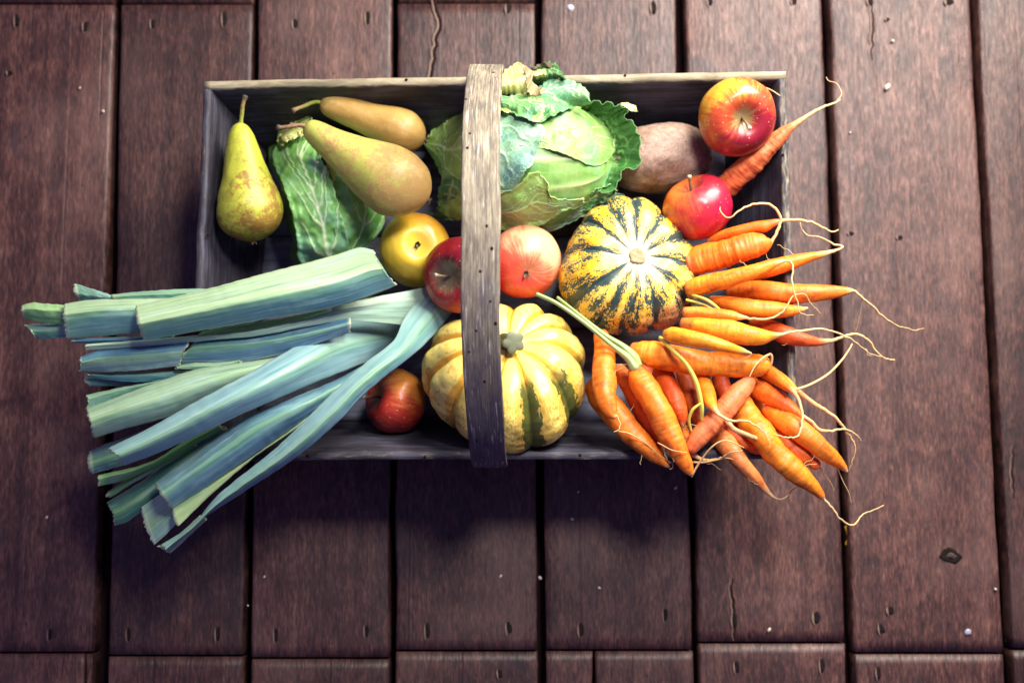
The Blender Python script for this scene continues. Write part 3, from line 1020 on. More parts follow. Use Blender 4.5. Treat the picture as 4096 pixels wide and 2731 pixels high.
handle = mk('handle', V.reshape(-1, 3), F, MH, trug, dict(grain=G.reshape(-1, 3), tt=TT.ravel()))
# worm holes: found along the handle by their pixel row / offset across
HPpx = []
for p in HP:
    v = p - CAM
    dep = v[1] * _st - v[2] * _ct
    HPpx.append(1365.5 - FPX * (v[1] * _ct + v[2] * _st) / dep)
HPpx = np.array(HPpx)
for (py, ux, r_) in [(302, .48, 7), (308, .56, 6), (411, -.88, 5), (548, -.58, 5), (594, -.70, 6), (912, .30, 6), (990, .58, 7), (1089, .0, 6), (1200, .52, 5), (1298, .78, 7), (1323, -.22, 5), (1406, -.62, 5), (1524, .10, 6), (1752, -.55, 5)]:
    i = int(np.argmin(np.abs(HPpx[12:-12] - py))) + 12
    c = HP[i] + Xv * ux * hw + Nn[i] * (ht - 0.00015)
    k = mpp(c) * r_
    a = np.linspace(0, 2 * math.pi, 9, endpoint=False)
    ring = np.array([c + Xv * math.cos(q) * k + T[i] * math.sin(q) * k * 1.2 + Nn[i] * 0.0002 for q in a])
    inner = np.array([c + Xv * math.cos(q) * k * .4 + T[i] * math.sin(q) * k * .5 + Nn[i] * 0.00025 for q in a])
    mk('worm_hole', np.vstack([ring, inner]), grid_faces(2, 9, True).tolist() + [list(range(9, 18))], M_DARK, handle)
# nails that hold the handle and the corners
for (px, py, z) in [(1915, 285, .1), ]:
    pass
for (px, py) in [(1625, 320), (2500, 303), (1230, 1822), (1700, 1826), (2320, 1820), (832, 940), (3132, 620), (3150, 1180)]:
    c = W(px, py, ZRIM + 0.0004)
    a = np.linspace(0, 2 * math.pi, 9, endpoint=False)
    k = mpp(c) * 6
    mk('nail', np.vstack([[c + np.array([math.cos(q) * k * s_, math.sin(q) * k * s_, z_]) for q in a] for s_, z_ in ((1.1, -.0004), (.8, .0005))]), grid_faces(2, 9, True).tolist() + [list(range(9, 18))], M_RUST, trug)


# ------------------------------------------------------------------ fruit
def basis(up):
    u = np.array(Vector(up).normalized())
    h = np.array([0, 1.0, 0]) if abs(u[1]) < 0.9 else np.array([1.0, 0, 0])
    x = np.cross(h, u)
    x /= np.linalg.norm(x)
    y = np.cross(u, x)
    return np.stack([x, y, u], 1)   # columns


def apple(name, px, py, z, rpx, up, mat, label, stem=True, stem_dir=None, stem_len=0.016, seed=1, tall=0.88, calyx=True):
    c = W(px, py, z)
    Rm = rpx * mpp(c)
    B = basis(up)
    t = empty(name, tuple(c - np.array([0, 0, Rm * .85])), label, 'apple', 'apples in the trug')
    nf, na = 72, 96
    ph = np.linspace(0.001, math.pi - 0.001, nf)
    an = np.linspace(0, 2 * math.pi, na, endpoint=False)
    A, Pp = np.meshgrid(an, ph)
    r = np.sin(Pp) ** 0.90 * (1 + 0.055 * np.cos(Pp))
    zz = tall * np.cos(Pp)
    zz = zz - 0.36 * np.exp(-(Pp / 0.34) ** 2) + 0.17 * np.exp(-((math.pi - Pp) / 0.36) ** 2)
    lob = 1 + 0.018 * np.cos(5 * A + seed) * smooth(Pp, 1.4, 3.0) + 0.014 * np.cos(2 * A + seed * 2)
    nn = fbm(np.stack([np.cos(A) * np.sin(Pp), np.sin(A) * np.sin(Pp), np.cos(Pp)], -1) * 1.3 + seed * 7.7, seed) * 0.028
    r = r * lob * (1 + nn)
    L = np.stack([r * np.cos(A), r * np.sin(A), zz * (1 + nn)], -1) * Rm
    V = L @ B.T + c
    F = grid_faces(nf, na, True, flip=True).tolist() + [list(range(na))[::-1][::-1], [(nf - 1) * na + j for j in range(na)][::-1]]
    body = mk('apple_body', V.reshape(-1, 3), F, mat, None, dict(pol=(Pp / math.pi).ravel(), tex=np.stack([np.cos(A), np.sin(A), Pp], -1).reshape(-1, 3)), org=c)
    # parent while keeping the body's own origin at the fruit's centre
    body.parent = t
    body.location = Vector(c) - t.location
    if stem:
        base = c + B[:, 2] * Rm * 0.45
        d = np.array(Vector(stem_dir).normalized()) if stem_dir is not None else B[:, 2]
        q = np.linspace(0, 1, 14)
        mid = base + B[:, 2] * Rm * 0.22
        P = (1 - q)[:, None] ** 2 * base + 2 * (q * (1 - q))[:, None] * mid + (q ** 2)[:, None] * (mid + d * stem_len)
        tube('stem', P, 0.0012 + 0.0009 * smooth(q, .7, 1.0), M_ASTEM, t, 10)
    if calyx:
        cb = c - B[:, 2] * Rm * 0.69
        V2, F2 = [], []
        for k in range(5):
            a = k * 2 * math.pi / 5 + seed
            o_ = B[:, 0] * math.cos(a) + B[:, 1] * math.sin(a)
            s_ = -B[:, 0] * math.sin(a) + B[:, 1] * math.cos(a)
            b0 = len(V2)
            j1, j2 = random.uniform(.45, .85), random.uniform(-.0012, .0012)
            for (ra, w_, up_) in ((0.0004, 0.0012, 0.000), (0.0026 * j1, 0.0015, -0.0022), (0.0040 * j1, 0.0010 + abs(j2) * .4, -0.0044 + j2), (0.0046 * j1, 0.0003, -0.0062 + j2)):
                for sgn in (-1, 1):
                    V2.append(cb + o_ * ra + s_ * w_ * sgn + B[:, 2] * up_)
            for j in range(3):
                F2.append([b0 + 2 * j, b0 + 2 * j + 1, b0 + 2 * j + 3, b0 + 2 * j + 2])
        mk('calyx', V2, F2, M_CALYX, t, dict(tt=np.tile(np.repeat([0, .4, .75, 1], 2), 5), tex=np.array(V2) * 800))
    return t


A_YEL = m_apple('apple_skin_yellow', (0.74, 0.52, 0.040), (0.70, 0.36, 0.03), (0.58, 0.15, 0.04), 0.28, 0.30, (0.55, 0.46, 0.10), .10, (0.55, 0.85, -0.1), dots=.30)
A_DRED = m_apple('apple_skin_dark_red', (0.55, 0.12, 0.06), (0.36, 0.012, 0.018), (0.16, 0.006, 0.012), 0.75, 0.45, (0.18, 0.14, 0.07), .12, (0.2, 0.5, 0.8), rust=.85, dots=.45)
A_PINK = m_apple('apple_skin_pink', (0.70, 0.38, 0.20), (0.66, 0.085, 0.045), (0.50, 0.012, 0.016), 0.62, 0.45, (0.55, 0.36, 0.20), .10, (-0.75, -0.7, -0.15), dots=.15)
A_ORG = m_apple('apple_skin_orange_red', (0.66, 0.33, 0.030), (0.50, 0.065, 0.020), (0.24, 0.010, 0.022), 0.80, 0.50, (0.26, 0.20, 0.075), .10, (0.5, -0.9, 0.0), dots=.55)
A_CRIM = m_apple('apple_skin_crimson', (0.64, 0.14, 0.02), (0.52, 0.018, 0.034), (0.38, 0.006, 0.040), 0.66, 0.40, (0.40, 0.10, 0.05), .09, (0.8, -0.3, 0.2), dots=.30)
A_RED = m_apple('apple_skin_mottled_red', (0.66, 0.24, 0.04), (0.44, 0.035, 0.020), (0.20, 0.010, 0.015), 0.66, 0.60, (0.30, 0.16, 0.07), .12, (-0.5, -0.7, 0.0), dots=.6)

apple('apple', 1662, 998, 0.085, 146, (-0.13, 0.03, -1), A_YEL, 'yellow apple with its dry calyx facing up, left of the handle', stem=False, seed=2)
apple('apple', 1846, 1101, 0.118, 153, (-.50, -.20, .80), A_DRED, 'dark red apple with russet round its stem, half under the handle', stem_dir=(-1, .05, .5), stem_len=.012, seed=3)
apple('apple', 2098, 1050, 0.100, 146, (-.05, .52, -.84), A_PINK, 'pale pink and red apple just right of the handle', stem=False, seed=4)
apple('apple', 2946, 467, 0.140, 156, (.10, -.36, .90), A_ORG, 'large orange and red apple in the far right corner of the trug', stem_dir=(.25, -.8, .6), stem_len=.015, seed=5, tall=.86)
apple('apple', 2792, 832, 0.112, 141, (-.42, .78, .52), A_CRIM, 'crimson apple between the brown potato and the striped squash', stem_dir=(-.1, .8, .7), stem_len=.012, seed=6)
apple('apple', 1585, 1604, 0.072, 132, (-.80, .18, .50), A_RED, 'mottled red apple below the leeks, left of the yellow squash', stem_dir=(-1, -.12, .25), stem_len=.013, seed=7)


def pear(px0, py0, px1, py1, z0, z1, prof, mat, label, stem_px, stem_z, smat, seed, bend=0.0):
    """prof: (t, half-width px) from stem end to eye"""
    a, b = W(px0, py0, z0), W(px1, py1, z1)
    L = np.linalg.norm(b - a)
    k = mpp((a + b) / 2)
    c0 = a * 0.35 + b * 0.65
    t = empty('pear', tuple(c0 - np.array([0, 0, max(q[1] for q in prof) * k])), label, 'pear', 'pears in the trug')
    pr = crom([(q[0] * 500, q[1]) for q in prof], 90)
    s, rr = pr[:, 0] / 500 * L, np.maximum(pr[:, 1], 0.3) * k
    d = (b - a) / L
    B = basis(d)
    na = 72
    an = np.linspace(0, 2 * math.pi, na, endpoint=False)
    A, S = np.meshgrid(an, s)
    Rr = np.repeat(rr[:, None], na, 1)
    nn = fbm(np.stack([np.cos(A) * 1.2, np.sin(A) * 1.2, S / L * 3.2], -1) + seed * 5.1, seed) * 0.045
    nn = nn + fbm(np.stack([np.cos(A) * 4, np.sin(A) * 4, S / L * 12], -1) + seed, seed + 3) * 0.008
    Rr = Rr * (1 + nn)
    side = np.cross(d, np.array([0, 0, 1.0]))
    side /= np.linalg.norm(side)
    off = bend * np.sin(S / L * math.pi) * L
    V = a + d * S[..., None] + B[:, 0] * (Rr * np.cos(A))[..., None] + B[:, 1] * (Rr * np.sin(A))[..., None] + side * off[..., None]
    F = grid_faces(len(s), na, True).tolist() + [list(range(na))[::-1], [(len(s) - 1) * na + j for j in range(na)]]
    body = mk('pear_body', V.reshape(-1, 3), F, mat, t, dict(pol=(S / L).ravel(), tex=np.stack([np.cos(A), np.sin(A), S * 40], -1).reshape(-1, 3)))
    sp = np.array([W(x, y, z) for (x, y), z in zip(stem_px, stem_z)])
    sp = crom(np.vstack([a + d * 0.004, sp]), 26)
    q = np.linspace(0, 1, 26)
    tube('stem', sp, 0.0019 + 0.0012 * smooth(q, .25, 0) + 0.0010 * smooth(q, .86, 1), smat, t, 12, rfun=lambda A, S, T: 1 + .15 * fbm(np.stack([np.cos(A), np.sin(A), S * 400], -1), 3))
    # dry eye
    V2, F2 = [], []
    for j in range(6):
        a_ = j * math.pi / 3 + seed
        o_ = B[:, 0] * math.cos(a_) + B[:, 1] * math.sin(a_)
        s_ = -B[:, 0] * math.sin(a_) + B[:, 1] * math.cos(a_)
        b0 = len(V2)
        for (ra, w_, up_) in ((0.0008, 0.0012, -.001), (0.0030, 0.0014, 0.0012), (0.0042, 0.0004, 0.0034)):
            for sg in (-1, 1):
                V2.append(b + o_ * ra + s_ * w_ * sg + d * up_)
        for j2 in range(2):
            F2.append([b0 + 2 * j2, b0 + 2 * j2 + 1, b0 + 2 * j2 + 3, b0 + 2 * j2 + 2])
    mk('calyx', V2, F2, M_STEM, t, dict(tt=np.tile([.6, .6, .8, .8, 1, 1], 6), tex=np.array(V2) * 700))
    return t


P_GRN = m_pear('pear_skin_green', (0.27, 0.155, 0.028), (0.36, 0.38, 0.035), 0.22, 1.2)
P_RUS = m_pear('pear_skin_russet', (0.40, 0.25, 0.080), (0.34, 0.34, 0.065), -0.15, 1.9)
P_BRN = m_pear('pear_skin_brown', (0.38, 0.23, 0.060), (0.42, 0.29, 0.085), 0.0, 0.9)
pear(958, 494, 1012, 966, 0.128, 0.116, [(0, 14), (.03, 32), (.1, 50), (.2, 64), (.35, 82), (.5, 104), (.62, 124), (.74, 133), (.85, 120), (.93, 88), (.98, 45), (1, 8)], P_GRN,
     'green and yellow pear upright in the far left corner of the trug', [(966, 470), (970, 430), (980, 386)], [.133, .138, .142], M_PSTEM, 1)
pear(1284, 408, 1700, 560, 0.105, 0.100, [(0, 16), (.03, 34), (.1, 48), (.25, 56), (.4, 62), (.55, 74), (.7, 86), (.82, 86), (.92, 64), (.98, 34), (1, 6)], P_BRN,
     'smooth light brown pear lying behind the larger russet pear', [(1262, 408), (1215, 425), (1170, 444)], [.108, .112, .116], M_PSTEM, 2)
pear(1220, 502, 1712, 800, 0.155, 0.138, [(0, 16), (.03, 38), (.1, 52), (.22, 66), (.36, 86), (.5, 110), (.64, 132), (.76, 139), (.87, 118), (.94, 84), (.985, 42), (1, 8)], P_RUS,
     'large russet pear lying across the small cabbage', [(1200, 501), (1155, 507), (1110, 512)], [.160, .163, .164], M_PSTEM2, 3, 0.02)

# potato
pc = W(2640, 630, 0.082)
k = mpp(pc)
nf, na = 60, 80
Pp, A = np.meshgrid(np.linspace(0.01, math.pi - 0.01, nf), np.linspace(0, 2 * math.pi, na, endpoint=False), indexing='ij')
nd = np.stack([np.cos(Pp), np.sin(Pp) * np.cos(A), np.sin(Pp) * np.sin(A)], -1)
sup = np.sign(nd) * np.abs(nd) ** 0.92
nn = 1 + 0.06 * fbm(nd * 1.4 + 3.3, 4) + 0.012 * fbm(nd * 6, 9)
Lc = sup * nn[..., None] * np.array([212, 138, 130]) * k
ca, sa = math.cos(R(7)), math.sin(R(7))
V = np.stack([Lc[..., 0] * ca - Lc[..., 1] * sa, Lc[..., 0] * sa + Lc[..., 1] * ca, Lc[..., 2]], -1) + pc
F = grid_faces(nf, na, True).tolist() + [list(range(na))[::-1], [(nf - 1) * na + j for j in range(na)]]
pot = mk('potato', V.reshape(-1, 3), F, m_potato(), None, None, org=pc)
tag(pot, 'large brown potato between the big cabbage and the crimson apple', 'potato')


# ------------------------------------------------------------------ squashes
def squash(px, py, z, rpx, hfac, up, nrib, depth, mat, label, seed, kind):
    c = W(px, py, z)
    Rm = rpx * mpp(c)
    B = basis(up)
    t = empty('squash', tuple(c - np.array([0, 0, Rm * .7])), label, 'squash', 'squashes in the trug')
    nf, na = 150, 420
    A, Pp = np.meshgrid(np.linspace(0, 2 * math.pi, na, endpoint=False), np.linspace(0.004, math.pi - 0.004, nf))
    Aw = A + 0.10 * np.sin(2 * A + seed) + 0.06 * np.sin(3 * A + seed * 2) + 0.10 * np.sin(Pp * 1.3)
    lobe = np.abs(np.sin(nrib * Aw / 2))
    shape = lobe ** 0.62
    big = 1 + 0.05 * np.sin(A * 3 + seed) * np.sin(Pp)
    dz = smooth(Pp, 0.05, 0.55) * smooth(math.pi - Pp, 0.1, 0.5)
    r = np.sin(Pp) ** 0.82 * (1 - depth * dz * (1 - shape)) * big
    zz = hfac * np.cos(Pp)
    zz = zz - 0.20 * hfac * np.exp(-(Pp / 0.42) ** 2) + .3 * hfac * np.exp(-((math.pi - Pp) / .4) ** 2)
    zz = zz + (0.09 if kind == 'stem' else .05) * (shape - 1) * np.sin(np.clip(Pp * 1.4, 0, math.pi)) * (Pp < 2.2)
    nn = fbm(np.stack([np.cos(A) * np.sin(Pp), np.sin(A) * np.sin(Pp), np.cos(Pp)], -1) * 2.4 + seed, seed) * 0.022
    nn = nn + fbm(np.stack([np.cos(A) * np.sin(Pp), np.sin(A) * np.sin(Pp), np.cos(Pp)], -1) * 9 + seed, seed + 1) * 0.004
    L = np.stack([r * np.cos(A), r * np.sin(A), zz], -1) * (1 + nn)[..., None] * Rm
    V = L @ B.T + c
    F = grid_faces(nf, na, True, flip=True).tolist() + [list(range(na)), [(nf - 1) * na + j for j in range(na)][::-1]]
    body = mk('squash_body', V.reshape(-1, 3), F, mat, None, dict(rib=lobe.ravel(), pol=(Pp / math.pi).ravel(), tex=np.stack([np.cos(A), np.sin(A), Pp], -1).reshape(-1, 3)), org=c)
    body.parent = t
    body.location = Vector(c) - t.location
    topc = c + B[:, 2] * Rm * hfac * 0.80
    if kind == 'scar':
        n = 30
        a = np.linspace(0, 2 * math.pi, n, endpoint=False)
        wob = 1 + 0.10 * fbm(np.stack([np.cos(a) * 3, np.sin(a) * 3, a * 0], 1), 8)
        rings = []
        for s_, h_ in ((1.12, -.0015), (1.0, .0022), (.85, .0030), (.5, .0018), (.2, .0022)):
            rings.append(topc + (B[:, 0][None] * (np.cos(a) * wob)[:, None] + B[:, 1][None] * (np.sin(a) * wob)[:, None]) * 0.0078 * s_ + B[:, 2] * (h_ + .0004 * rng.normal(size=(n, 1))))
        mk('stem_scar', np.vstack(rings), grid_faces(5, n, True).tolist() + [[4 * n + j for j in range(n)]], m_plain('corky_scar', (0.33, 0.24, 0.135), 0.8, 0.4), t)
    else:
        q = np.linspace(0, 1, 30)
        d2 = np.array([0.004, -0.012, 0.004])
        P = topc + B[:, 2] * (-.003 + q * 0.022)[:, None] + d2[None] * (q ** 1.6)[:, None]
        tube('stem', P, 0.0125 - 0.0052 * smooth(q, 0, .45) + 0.0022 * smooth(q, .7, 1), m_stem('squash_stem', (0.050, 0.060, 0.024), (0.085, 0.10, 0.055), (0.15, 0.17, 0.10)), t, 30, capround=.18,
             rfun=lambda A, S, T: 1 + .28 * np.abs(np.cos(2.5 * A)) - .16 + .08 * fbm(np.stack([np.cos(A) * 2, np.sin(A) * 2, S * 300], -1), 2))
    return t


squash(2517, 1074, 0.098, 282, 0.74, (.10, .10, 1), 12, 0.055, m_squash_striped(), 'striped yellow and dark green squash with a round pale stem scar', 3, 'scar')
squash(2030, 1500, 0.108, 332, 0.70, (.03, .58, .82), 11, 0.10, m_squash_yellow(), 'pale yellow ribbed squash with a stubby green stem', 5, 'stem')


# ------------------------------------------------------------------ leaves between two traced edges
def leafgrid(Apx, Bpx, nv, nu, zfun, jag=0.0, seed=0, endjag=0.0):
    """grid of world points between edge A and edge B (pixel polylines running base -> tip)"""
    a, b = crom(Apx, nv), crom(Bpx, nv)
    if jag:
        tt = np.arange(nv)
        w_ = np.sin(np.linspace(0, math.pi, nv)) ** .3
        for e, s_ in ((a, 0), (b, 31)):
            nrm = np.stack([-np.gradient(e[:, 1]), np.gradient(e[:, 0])], 1)
            nrm /= np.linalg.norm(nrm, axis=1)[:, None] + 1e-9
            e += nrm * (fbm(np.stack([tt * 0.35, tt * 0 + s_ + seed, tt * 0], 1), seed + s_, 3) * jag * w_)[:, None]
    u = np.linspace(0, 1, nu)
    px = a[:, None, :] * (1 - u)[None, :, None] + b[:, None, :] * u[None, :, None]
    if endjag:
        for r_, sg in ((0, -1), (nv - 1, 1)):
            d = px[r_] - px[r_ - sg * 2]
            d /= np.linalg.norm(d, axis=1)[:, None] + 1e-9
            px[r_] += d * (math.sin(seed * 2.3 + r_) * 14 * np.sin(u * math.pi))[:, None]
            px[r_] += d * (fbm(np.stack([u * 26, u * 0 + seed, u * 0], 1), seed + 3, 3) * endjag)[:, None]
    U, Vv = np.meshgrid(u, np.linspace(0, 1, nv))
    z = zfun(px[..., 0], px[..., 1], U, Vv)
    return W(px[..., 0], px[..., 1], z), U, Vv, px


# ---- leeks
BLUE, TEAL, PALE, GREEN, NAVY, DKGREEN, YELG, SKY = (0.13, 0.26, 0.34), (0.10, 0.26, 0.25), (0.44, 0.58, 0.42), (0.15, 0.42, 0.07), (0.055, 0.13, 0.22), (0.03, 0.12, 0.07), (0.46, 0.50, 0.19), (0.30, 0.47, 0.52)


def leek_leaf(parent, A, B, z, crease=0.5, h=0.010, c1=BLUE, pale=(0, 0), arc=0.0, seed=0, nu=34, nv=90, ej=10, label=None, ripple=0.0, twist=0.0, thick=0.0011):
    """z: heights along the leaf; crease: where the keel runs; pale=(strength on the A side, on the B side)"""
    zs = crom([(i * .1, v) for i, v in enumerate(z)], 60)[:, 1] if len(z) > 2 else np.asarray(z, float)
    zs = np.convolve(np.pad(zs, 6, mode='edge'), np.ones(13) / 13, 'valid') if len(zs) > 20 else zs

    def zf(px, py, U, V):
        zz = np.interp(V, np.linspace(0, 1, len(zs)), zs)
        f = np.where(U < crease, U / crease, (1 - U) / (1 - crease))
        keel = h * (.45 * f + .55 * np.sin(f * math.pi / 2) if not arc else np.sin(f * math.pi / 2))
        zz = zz + keel + twist * (U - .5) * (V - .5)
        zz = zz + ripple * np.sin(V * 11 + U * 3 + seed)
        return zz + fbm(np.stack([U * 3, V * 6, U * 0 + seed], -1), seed) * 0.0006
    G, U, V, px = leafgrid(A, B, nv, nu, zf, 1.2, seed, ej * .45)
    ln = np.linalg.norm(np.diff(G[:, nu // 2], axis=0), axis=1).sum()
    face = np.where(U < crease, pale[0], pale[1]) * 1.0
    w_ = 0.07
    face = pale[0] + (pale[1] - pale[0]) * smooth(U, crease - w_, crease + w_)
    grn = np.clip(.85 * np.exp(-((U - crease - .05) / .16) ** 2) * (h > .003) + .35 * np.exp(-V * ln / .03) + .25 * fbm(np.stack([U * 2, V * 5, U * 0 + seed * 3.3], -1), seed + 2), 0, 1)
    face = np.clip(face + 0.22 * np.exp(-((U - crease) / 0.03) ** 2) * (h > 0.003), 0, 1)
    edge = np.clip(smooth(np.minimum(U, 1 - U), 0.03, 0.0) * .7 + smooth(np.minimum(V, 1 - V) * ln, .0025, 0.0), 0, 1)
    wid = np.linalg.norm(G[:, 0] - G[:, -1], axis=1).mean()
    o = sheet('leaf', G, ML, parent, thick, dict(lu=U * wid / 0.03, lv=V * ln * 10, face=face, edge=edge, grn=grn), color=c1)
    if label:
        o['label'] = label
    return o


def leek(loc_px, z, label):
    return empty('leek', tuple(W(*loc_px, z)), label, 'leek', 'leeks hanging over the left rim')


k1 = leek((1000, 1200), .14, 'topmost leek with a broad keeled leaf, pale above and blue below')
leek_leaf(k1, [(540, 1223), (662, 1195), (866, 1146), (1070, 1090), (1250, 1045), (1360, 1014), (1436, 990), (1497, 1000)], [(578, 1363), (713, 1338), (917, 1302), (1121, 1266), (1250, 1246), (1400, 1212), (1520, 1170), (1588, 1140)], [.172, .178, .180, .172, .150], .52, .020, (0.12, 0.27, 0.31), (.80, .05), seed=1, nv=110, label='broad keeled leaf, pale green above the fold and blue below')
leek_leaf(k1, [(810, 1325), (960, 1300), (1110, 1276), (1200, 1258), (1290, 1240)], [(790, 1345), (940, 1340), (1100, 1322), (1230, 1285), (1330, 1240)], [.158, .158, .156], .45, .004, GREEN, (.1, 0), seed=2, ej=0)
k2 = leek((700, 1260), .135, 'leek reaching farthest left, with two short stubs at its cut end')
leek_leaf(k2, [(254, 1215), (356, 1200), (509, 1194), (660, 1192), (860, 1180), (1000, 1160)], [(268, 1356), (407, 1343), (560, 1332), (720, 1320), (900, 1300), (1050, 1270)], [.148, .150, .150, .146], .30, .014, (0.13, 0.30, 0.30), (.75, .12), seed=3)
leek_leaf(k2, [(86, 1222), (130, 1210), (210, 1216), (330, 1222)], [(92, 1270), (150, 1288), (210, 1294), (330, 1292)], [.136, .140, .142], .35, .008, (0.20, 0.46, 0.13), (.6, .1), seed=4, nv=40)
leek_leaf(k2, [(93, 1298), (150, 1296), (220, 1293), (330, 1290)], [(140, 1352), (180, 1356), (240, 1350), (330, 1345)], [.128, .132, .135], .5, .005, (0.16, 0.36, 0.28), (.2, 0), seed=5, nv=40)
leek_leaf(k2, [(300, 1134), (370, 1156), (448, 1180), (470, 1186)], [(315, 1202), (380, 1204), (450, 1204), (480, 1204)], [.128, .134, .136], .6, .003, (0.10, 0.25, 0.21), (.2, 0), seed=6, nv=40)
leek_leaf(k2, [(446, 1178), (560, 1166), (700, 1157), (835, 1154), (960, 1150)], [(455, 1210), (560, 1212), (700, 1215), (860, 1210), (1000, 1200)], [.137, .140, .142], .3, .004, (0.12, 0.29, 0.24), (.35, 0), seed=7, nv=60, ej=0)
k3 = leek((800, 1400), .135, 'dark blue leek with a torn crosswise crease, third from the top')
leek_leaf(k3, [(318, 1428), (400, 1398), (520, 1384), (640, 1372), (760, 1360)], [(316, 1486), (458, 1487), (611, 1476), (690, 1466), (720, 1462)], [.148, .152, .154], .42, .008, (0.10, 0.19, 0.29), (0, .28), seed=8, nv=70)
leek_leaf(k3, [(768, 1376), (815, 1353), (1070, 1328), (1250, 1302), (1400, 1270)], [(700, 1462), (800, 1462), (917, 1456), (1121, 1419), (1250, 1380), (1400, 1330)], [.150, .152, .150], .35, .008, (0.085, 0.17, 0.27), (0, .06), seed=9, ej=4)
leek_leaf(k3, [(698, 1464), (760, 1452), (860, 1450), (960, 1440)], [(700, 1476), (780, 1478), (880, 1472), (975, 1448)], [.153, .154, .152], .5, .002, (0.30, 0.46, 0.26), (.4, .2), seed=10, nv=40, nu=12, ripple=.0006)
leek_leaf(k3, [(345, 1376), (560, 1360), (815, 1338), (1019, 1316), (1250, 1262), (1350, 1222), (1480, 1192), (1720, 1146)], [(345, 1400), (560, 1386), (815, 1362), (1019, 1344), (1250, 1302), (1350, 1286), (1480, 1288), (1720, 1310)], [.152, .157, .160, .160, .145, .095], .3, .003, (0.30, 0.42, 0.38), (.55, .45), seed=11, nv=110, label='long pale strap leaf widening towards the apples')
leek_leaf(k3, [(290, 1356), (400, 1350), (560, 1346), (700, 1338)], [(295, 1372), (400, 1372), (560, 1366), (700, 1360)], [.146, .148, .148], .5, .002, NAVY, (0, 0), seed=12, nv=40, nu=10)
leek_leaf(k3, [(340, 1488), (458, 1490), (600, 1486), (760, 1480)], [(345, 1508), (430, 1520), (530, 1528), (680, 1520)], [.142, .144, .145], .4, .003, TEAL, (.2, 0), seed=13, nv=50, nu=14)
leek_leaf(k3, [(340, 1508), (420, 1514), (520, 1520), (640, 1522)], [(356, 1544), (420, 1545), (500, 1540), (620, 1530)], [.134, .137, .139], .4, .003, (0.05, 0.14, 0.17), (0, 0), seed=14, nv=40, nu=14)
k4 = leek((900, 1560), .135, 'pale green leek lying just above the broadest light blue one')
leek_leaf(k4, [(345, 1631), (422, 1603), (594, 1539), (795, 1473), (996, 1445), (1150, 1420)], [(376, 1752), (508, 1712), (680, 1666), (824, 1610), (1000, 1540), (1180, 1470)], [.146, .152, .154, .148], .42, .015, (0.30, 0.46, 0.38), (.65, .35), seed=15, arc=1)
leek_leaf(k4, [(342, 1580), (420, 1562), (520, 1542), (640, 1520)], [(345, 1635), (422, 1607), (540, 1566), (680, 1530)], [.146, .149, .150], .3, .004, (0.22, 0.40, 0.30), (.4, .1), seed=16, nv=50)
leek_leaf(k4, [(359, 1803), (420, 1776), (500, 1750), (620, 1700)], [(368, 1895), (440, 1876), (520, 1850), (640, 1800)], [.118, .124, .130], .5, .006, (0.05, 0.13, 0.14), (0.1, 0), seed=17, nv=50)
k5 = leek((1000, 1600), .14, 'broad light blue leek crossing the middle of the bunch')
leek_leaf(k5, [(431, 1792), (594, 1712), (767, 1614), (939, 1522), (1111, 1425), (1226, 1356), (1340, 1292), (1450, 1276), (1560, 1285), (1680, 1270)], [(500, 1861), (652, 1803), (824, 1723), (996, 1643), (1226, 1545), (1390, 1480), (1470, 1448), (1560, 1400), (1680, 1350)], [.158, .168, .174, .164, .112, .045], .46, .019, (0.27, 0.43, 0.46), (.22, .10), seed=18, arc=1, nv=120, label='broad light blue leaf with a gently rounded back')
leek_leaf(k5, [(388, 1901), (594, 1849), (749, 1757), (880, 1690)], [(393, 1944), (537, 1905), (755, 1790), (900, 1720)], [.122, .132, .140], .35, .004, GREEN, (.25, 0), seed=19, nv=50)
leek_leaf(k5, [(430, 1965), (537, 1898), (652, 1838), (780, 1770)], [(440, 1990), (545, 1925), (660, 1862), (800, 1790)], [.114, .124, .132], .4, .003, (0.12, 0.33, 0.06), (.2, 0), seed=20, nv=40, nu=12)
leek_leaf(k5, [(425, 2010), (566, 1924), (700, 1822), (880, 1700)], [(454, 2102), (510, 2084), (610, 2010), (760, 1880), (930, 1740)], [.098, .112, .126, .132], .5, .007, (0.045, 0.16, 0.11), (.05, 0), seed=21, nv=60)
k6 = leek((1000, 1750), .135, 'dark blue leek with a yellow-green folded edge, near the bottom of the bunch')
leek_leaf(k6, [(617, 1930), (709, 1866), (881, 1740), (996, 1660), (1168, 1591), (1340, 1520), (1460, 1455)], [(692, 2039), (767, 1987), (996, 1832), (1168, 1717), (1260, 1660), (1360, 1590), (1480, 1500)], [.134, .146, .152, .146, .110], .40, .016, (0.11, 0.23, 0.31), (.10, .06), seed=22, nv=110, arc=1)
leek_leaf(k6, [(690, 2036), (767, 1984), (996, 1830), (1168, 1715), (1230, 1672)], [(712, 2106), (824, 1996), (996, 1846), (1111, 1765), (1226, 1680)], [.136, .146, .152], .4, .002, YELG, (.5, .4), seed=23, nv=70, nu=16)
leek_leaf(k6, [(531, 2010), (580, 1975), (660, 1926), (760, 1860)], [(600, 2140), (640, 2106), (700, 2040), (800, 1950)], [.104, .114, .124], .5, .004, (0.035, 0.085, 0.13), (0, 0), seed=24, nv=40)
leek_leaf(k6, [(566, 2027), (610, 1996), (660, 1962), (760, 1890)], [(617, 2178), (670, 2132), (720, 2080), (820, 1990)], [.112, .122, .134], .5, .005, (0.36, 0.50, 0.40), (.35, .15), seed=25, nv=44)
k7 = leek((1150, 1800), .14, 'narrow folded leek leaf lowest in the bunch, running up to the dark red apple')
